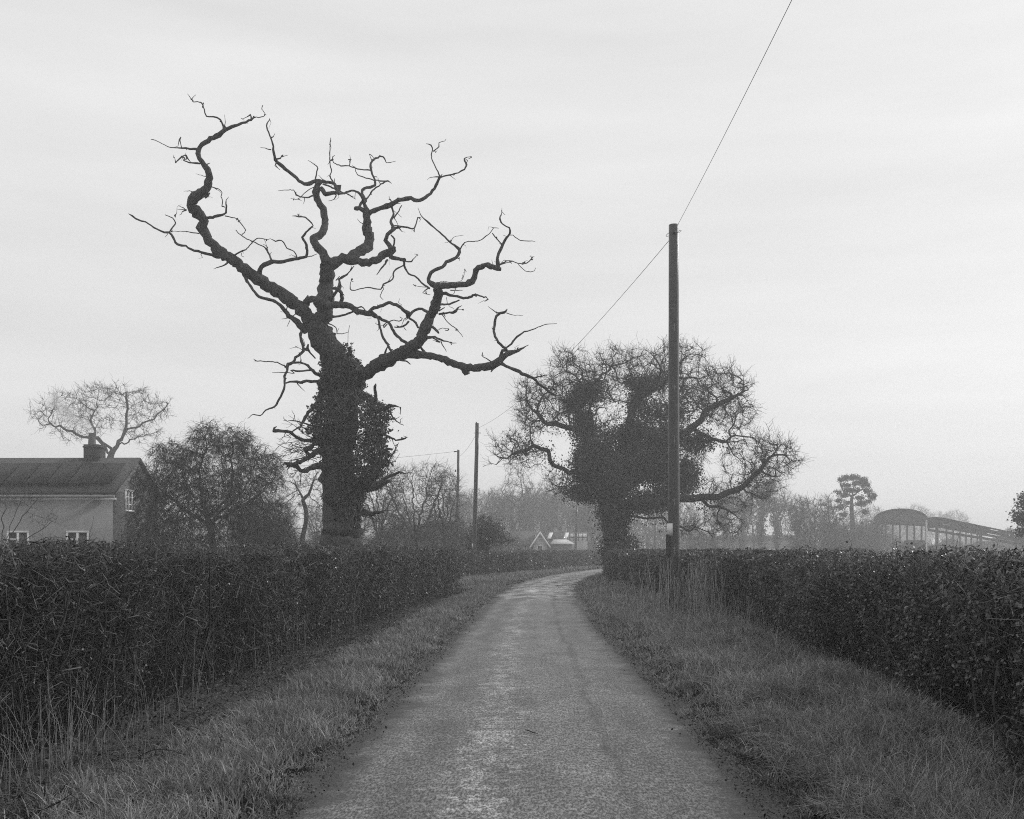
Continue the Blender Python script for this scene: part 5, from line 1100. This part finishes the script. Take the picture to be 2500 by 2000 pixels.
# scots pine
d = 140.0; u = 2082
pine = thing('scots_pine', 'tall scots pine with flat layered tufts of needles left of the dutch barn', 'tree', (P(u, HZ, d)[0], d, 0))
sds = [px(d, (u, gz(d)), (u, 1300), (u-3, 1230), (u+2, 1190)), px(d, (u-2, 1240), (u-30, 1228), (u-42, 1222)), px(d, (u-2, 1235), (u+30, 1228), (u+48, 1215)), px(d, (u, 1215), (u-25, 1195), (u-30, 1185)), px(d, (u, 1210), (u+28, 1190), (u+36, 1182)), px(d, (u+1, 1260), (u+25, 1245), (u+35, 1240))]
pads = [(2053, 1172, 6, 5), (2066, 1167, 12, 6), (2086, 1166, 12, 6), (2105, 1174, 13, 8), (2112, 1184, 11, 6), (2066, 1185, 11, 3.5), (2092, 1180, 13, 4), (2079, 1197, 23, 5), (2046, 1202, 8, 3.5), (2062, 1210, 13, 4), (2119, 1199, 10, 5), (2128, 1212, 10, 8), (2099, 1215, 11, 3.5), (2049, 1223, 9, 3), (2103, 1230, 13, 6), (2119, 1225, 8, 4), (2053, 1239, 12, 3.5), (2068, 1228, 8, 3), (2112, 1250, 10, 4), (2060, 1256, 10, 3)]
grow(pine, sds, attrs([pblob(a, b, d, c, e, 1.2, 26) for a, b, c, e in pads]), .4, .02, .30, infl=3, kill=.5, jit=.3, twigs=2, twig_l=.5, twig_r=.014)
ivy_clusters(pine, [pblob(a, b, d+random.uniform(-.8, .8), c, e, c/F*d*.8, c*e/1500) for a, b, c, e in pads], 12000, .17, nm='needles', cs=.17, sub=14)
# holly-like tree at the right edge
d = 62.0
r, _ = tree('holm_oak', 'leafy evergreen tree cut by the right edge of the picture above the lean-to', d, 2535, [px(d, (2535, gz(d)), (2530, 1300), (2528, 1230)), px(d, (2528, 1250), (2490, 1240), (2475, 1238))], [pblob(2520, 1250, d, 50, 48, 1.2, 260)], .3, .01, .14, infl=2, kill=.35, jit=.4, twigs=3, twig_l=.3)
ivy_clusters(r, [pblob(2515, 1228, d, 28, 26, .8, .4), pblob(2488, 1262, d, 20, 14, .5, .15), pblob(2520, 1275, d, 40, 18, .9, .3), pblob(2500, 1300, d, 22, 8, .5, .1)], 3400, .12, nm='leaves', cs=.17, sub=14)
# undergrowth below the hazy woods, one mass
tk = MB(); keep_rng = rng; rng = np.random.default_rng(45)
n = 34000; uu = rng.uniform(560, 2620, n); dd = rng.uniform(182, 200, n); hh = (4.6+1.3*np.sin(uu*.013)+.8*np.sin(uu*.041+1)+.5*np.sin(uu*.09))*np.where(uu > 2150, .8, 1)*np.where(uu < 1000, .8, 1)
x0 = (uu-1250)/F*dd; z0 = hh*rng.random(n)**.85; dr = unit(rng.normal(size=(n, 3))*(1, 1, .8)+(0, 0, .7)); ln = rng.uniform(.4, 1.3, n); q = np.linspace(-.5, .5, 3)[None, :, None]
tk.add(*tubes(np.stack([x0, dd, z0], -1)[:, None]+dr[:, None]*ln[:, None, None]*q, rng.uniform(.03, .07, n)[:, None]*np.array([1, .8, .4])[None], 3)); rng = keep_rng
tag(tk.build('thicket', M['twig']), 'misty undergrowth below the far trees, grey and shapeless', 'undergrowth', kind='stuff')
# far-off wood closing the horizon, as one mass
fw = MB(); keep_rng = rng; rng = np.random.default_rng(44)
for k in range(300):
    a = rng.uniform(-.62, .62); dd = rng.uniform(330, 420); x0 = math.tan(a)*dd; hgt = rng.uniform(5.5, 9.5)*(1+.25*math.sin(a*23)); w_ = hgt*.5
    n = 60; p0 = np.array((x0, dd, 0))+rng.normal(0, 1, (n, 3))*(w_*.35, w_*.35, 0); e = np.array((x0, dd, hgt*.62))+unit(rng.normal(size=(n, 3)))*(w_, w_, hgt*.40)*rng.uniform(.5, 1, (n, 1)); s0 = np.array((x0, dd, hgt*.15))*np.ones((n, 1)); q = np.linspace(0, 1, 4)[None, :, None]
    Pn = s0[:, None]+(e-s0)[:, None]*q; Pn[:, 1:3] += rng.normal(0, .4, (n, 2, 3)); fw.add(*tubes(Pn, .10*np.array([1.2, .9, .6, .3])[None]*np.ones((n, 1)), 3))
    n = 170; e = np.array((x0, dd, hgt*.55))+unit(rng.normal(size=(n, 3)))*(w_, w_, hgt*.45)*rng.uniform(.3, 1, (n, 1))**.5; dr = unit(rng.normal(size=(n, 3)))*rng.uniform(.4, 1.2, (n, 1)); fw.add(*tubes(e[:, None]+dr[:, None]*np.linspace(0, 1, 3)[None, :, None], .055*np.array([1, .8, .4])[None]*np.ones((n, 1)), 3))
rng = keep_rng
tag(fw.build('far_wood', M['twig']), 'far-off wood closing the horizon as one misty mass', 'wood', kind='stuff')

ORD = ['leftmost one', 'second from the left', 'third from the left', 'fourth from the left', 'fifth from the left', 'sixth from the left', 'seventh from the left', 'eighth from the left', 'ninth from the left', 'tenth from the left', 'eleventh from the left', 'twelfth from the left', 'thirteenth from the left', 'fourteenth from the left', 'fifteenth from the left', 'sixteenth from the left', 'seventeenth from the left']
for lab, txt in ((Lw, 'faint upright bare trees above the bungalow'), (Lw2, 'faint round-headed bare trees above the bungalow'), (Li, 'ivy-clad trunks beyond the ivy oak'), (Lr, 'faint bare trees beyond the ivy oak'), ('faint bare tree filling a gap behind the gardens on the left', 'faint bare trees behind the left gardens')):
    g_ = sorted([o for o in bpy.data.objects if o.get('label') == lab], key=lambda o: o.location.x/o.location.y)
    for i, o in enumerate(g_): o['label'] = f'{ORD[i] if i < 10 else ORD[len(g_)-1-i].replace("left", "right") if i > 10 else "eleventh from the left"} of the {txt}'
# ------------------------------------------------------------------ haze
hz = MB(); hz.box((-660, -70, -1.3), (660, 1020, 20))
hm = bpy.data.materials.new('haze'); hm.use_nodes = True; t = hm.node_tree; t.nodes.clear()
pv = N(t, 'ShaderNodeVolumePrincipled'); pv.inputs['Color'].default_value = (.97, .97, .97, 1); pv.inputs['Density'].default_value = .0022; pv.inputs['Anisotropy'].default_value = .25
o_ = N(t, 'ShaderNodeOutputMaterial'); t.links.new(pv.outputs[0], o_.inputs['Volume'])
hm.cycles.homogeneous_volume = True
ho = hz.build('haze', hm, smooth=False); tag(ho, kind='stuff')
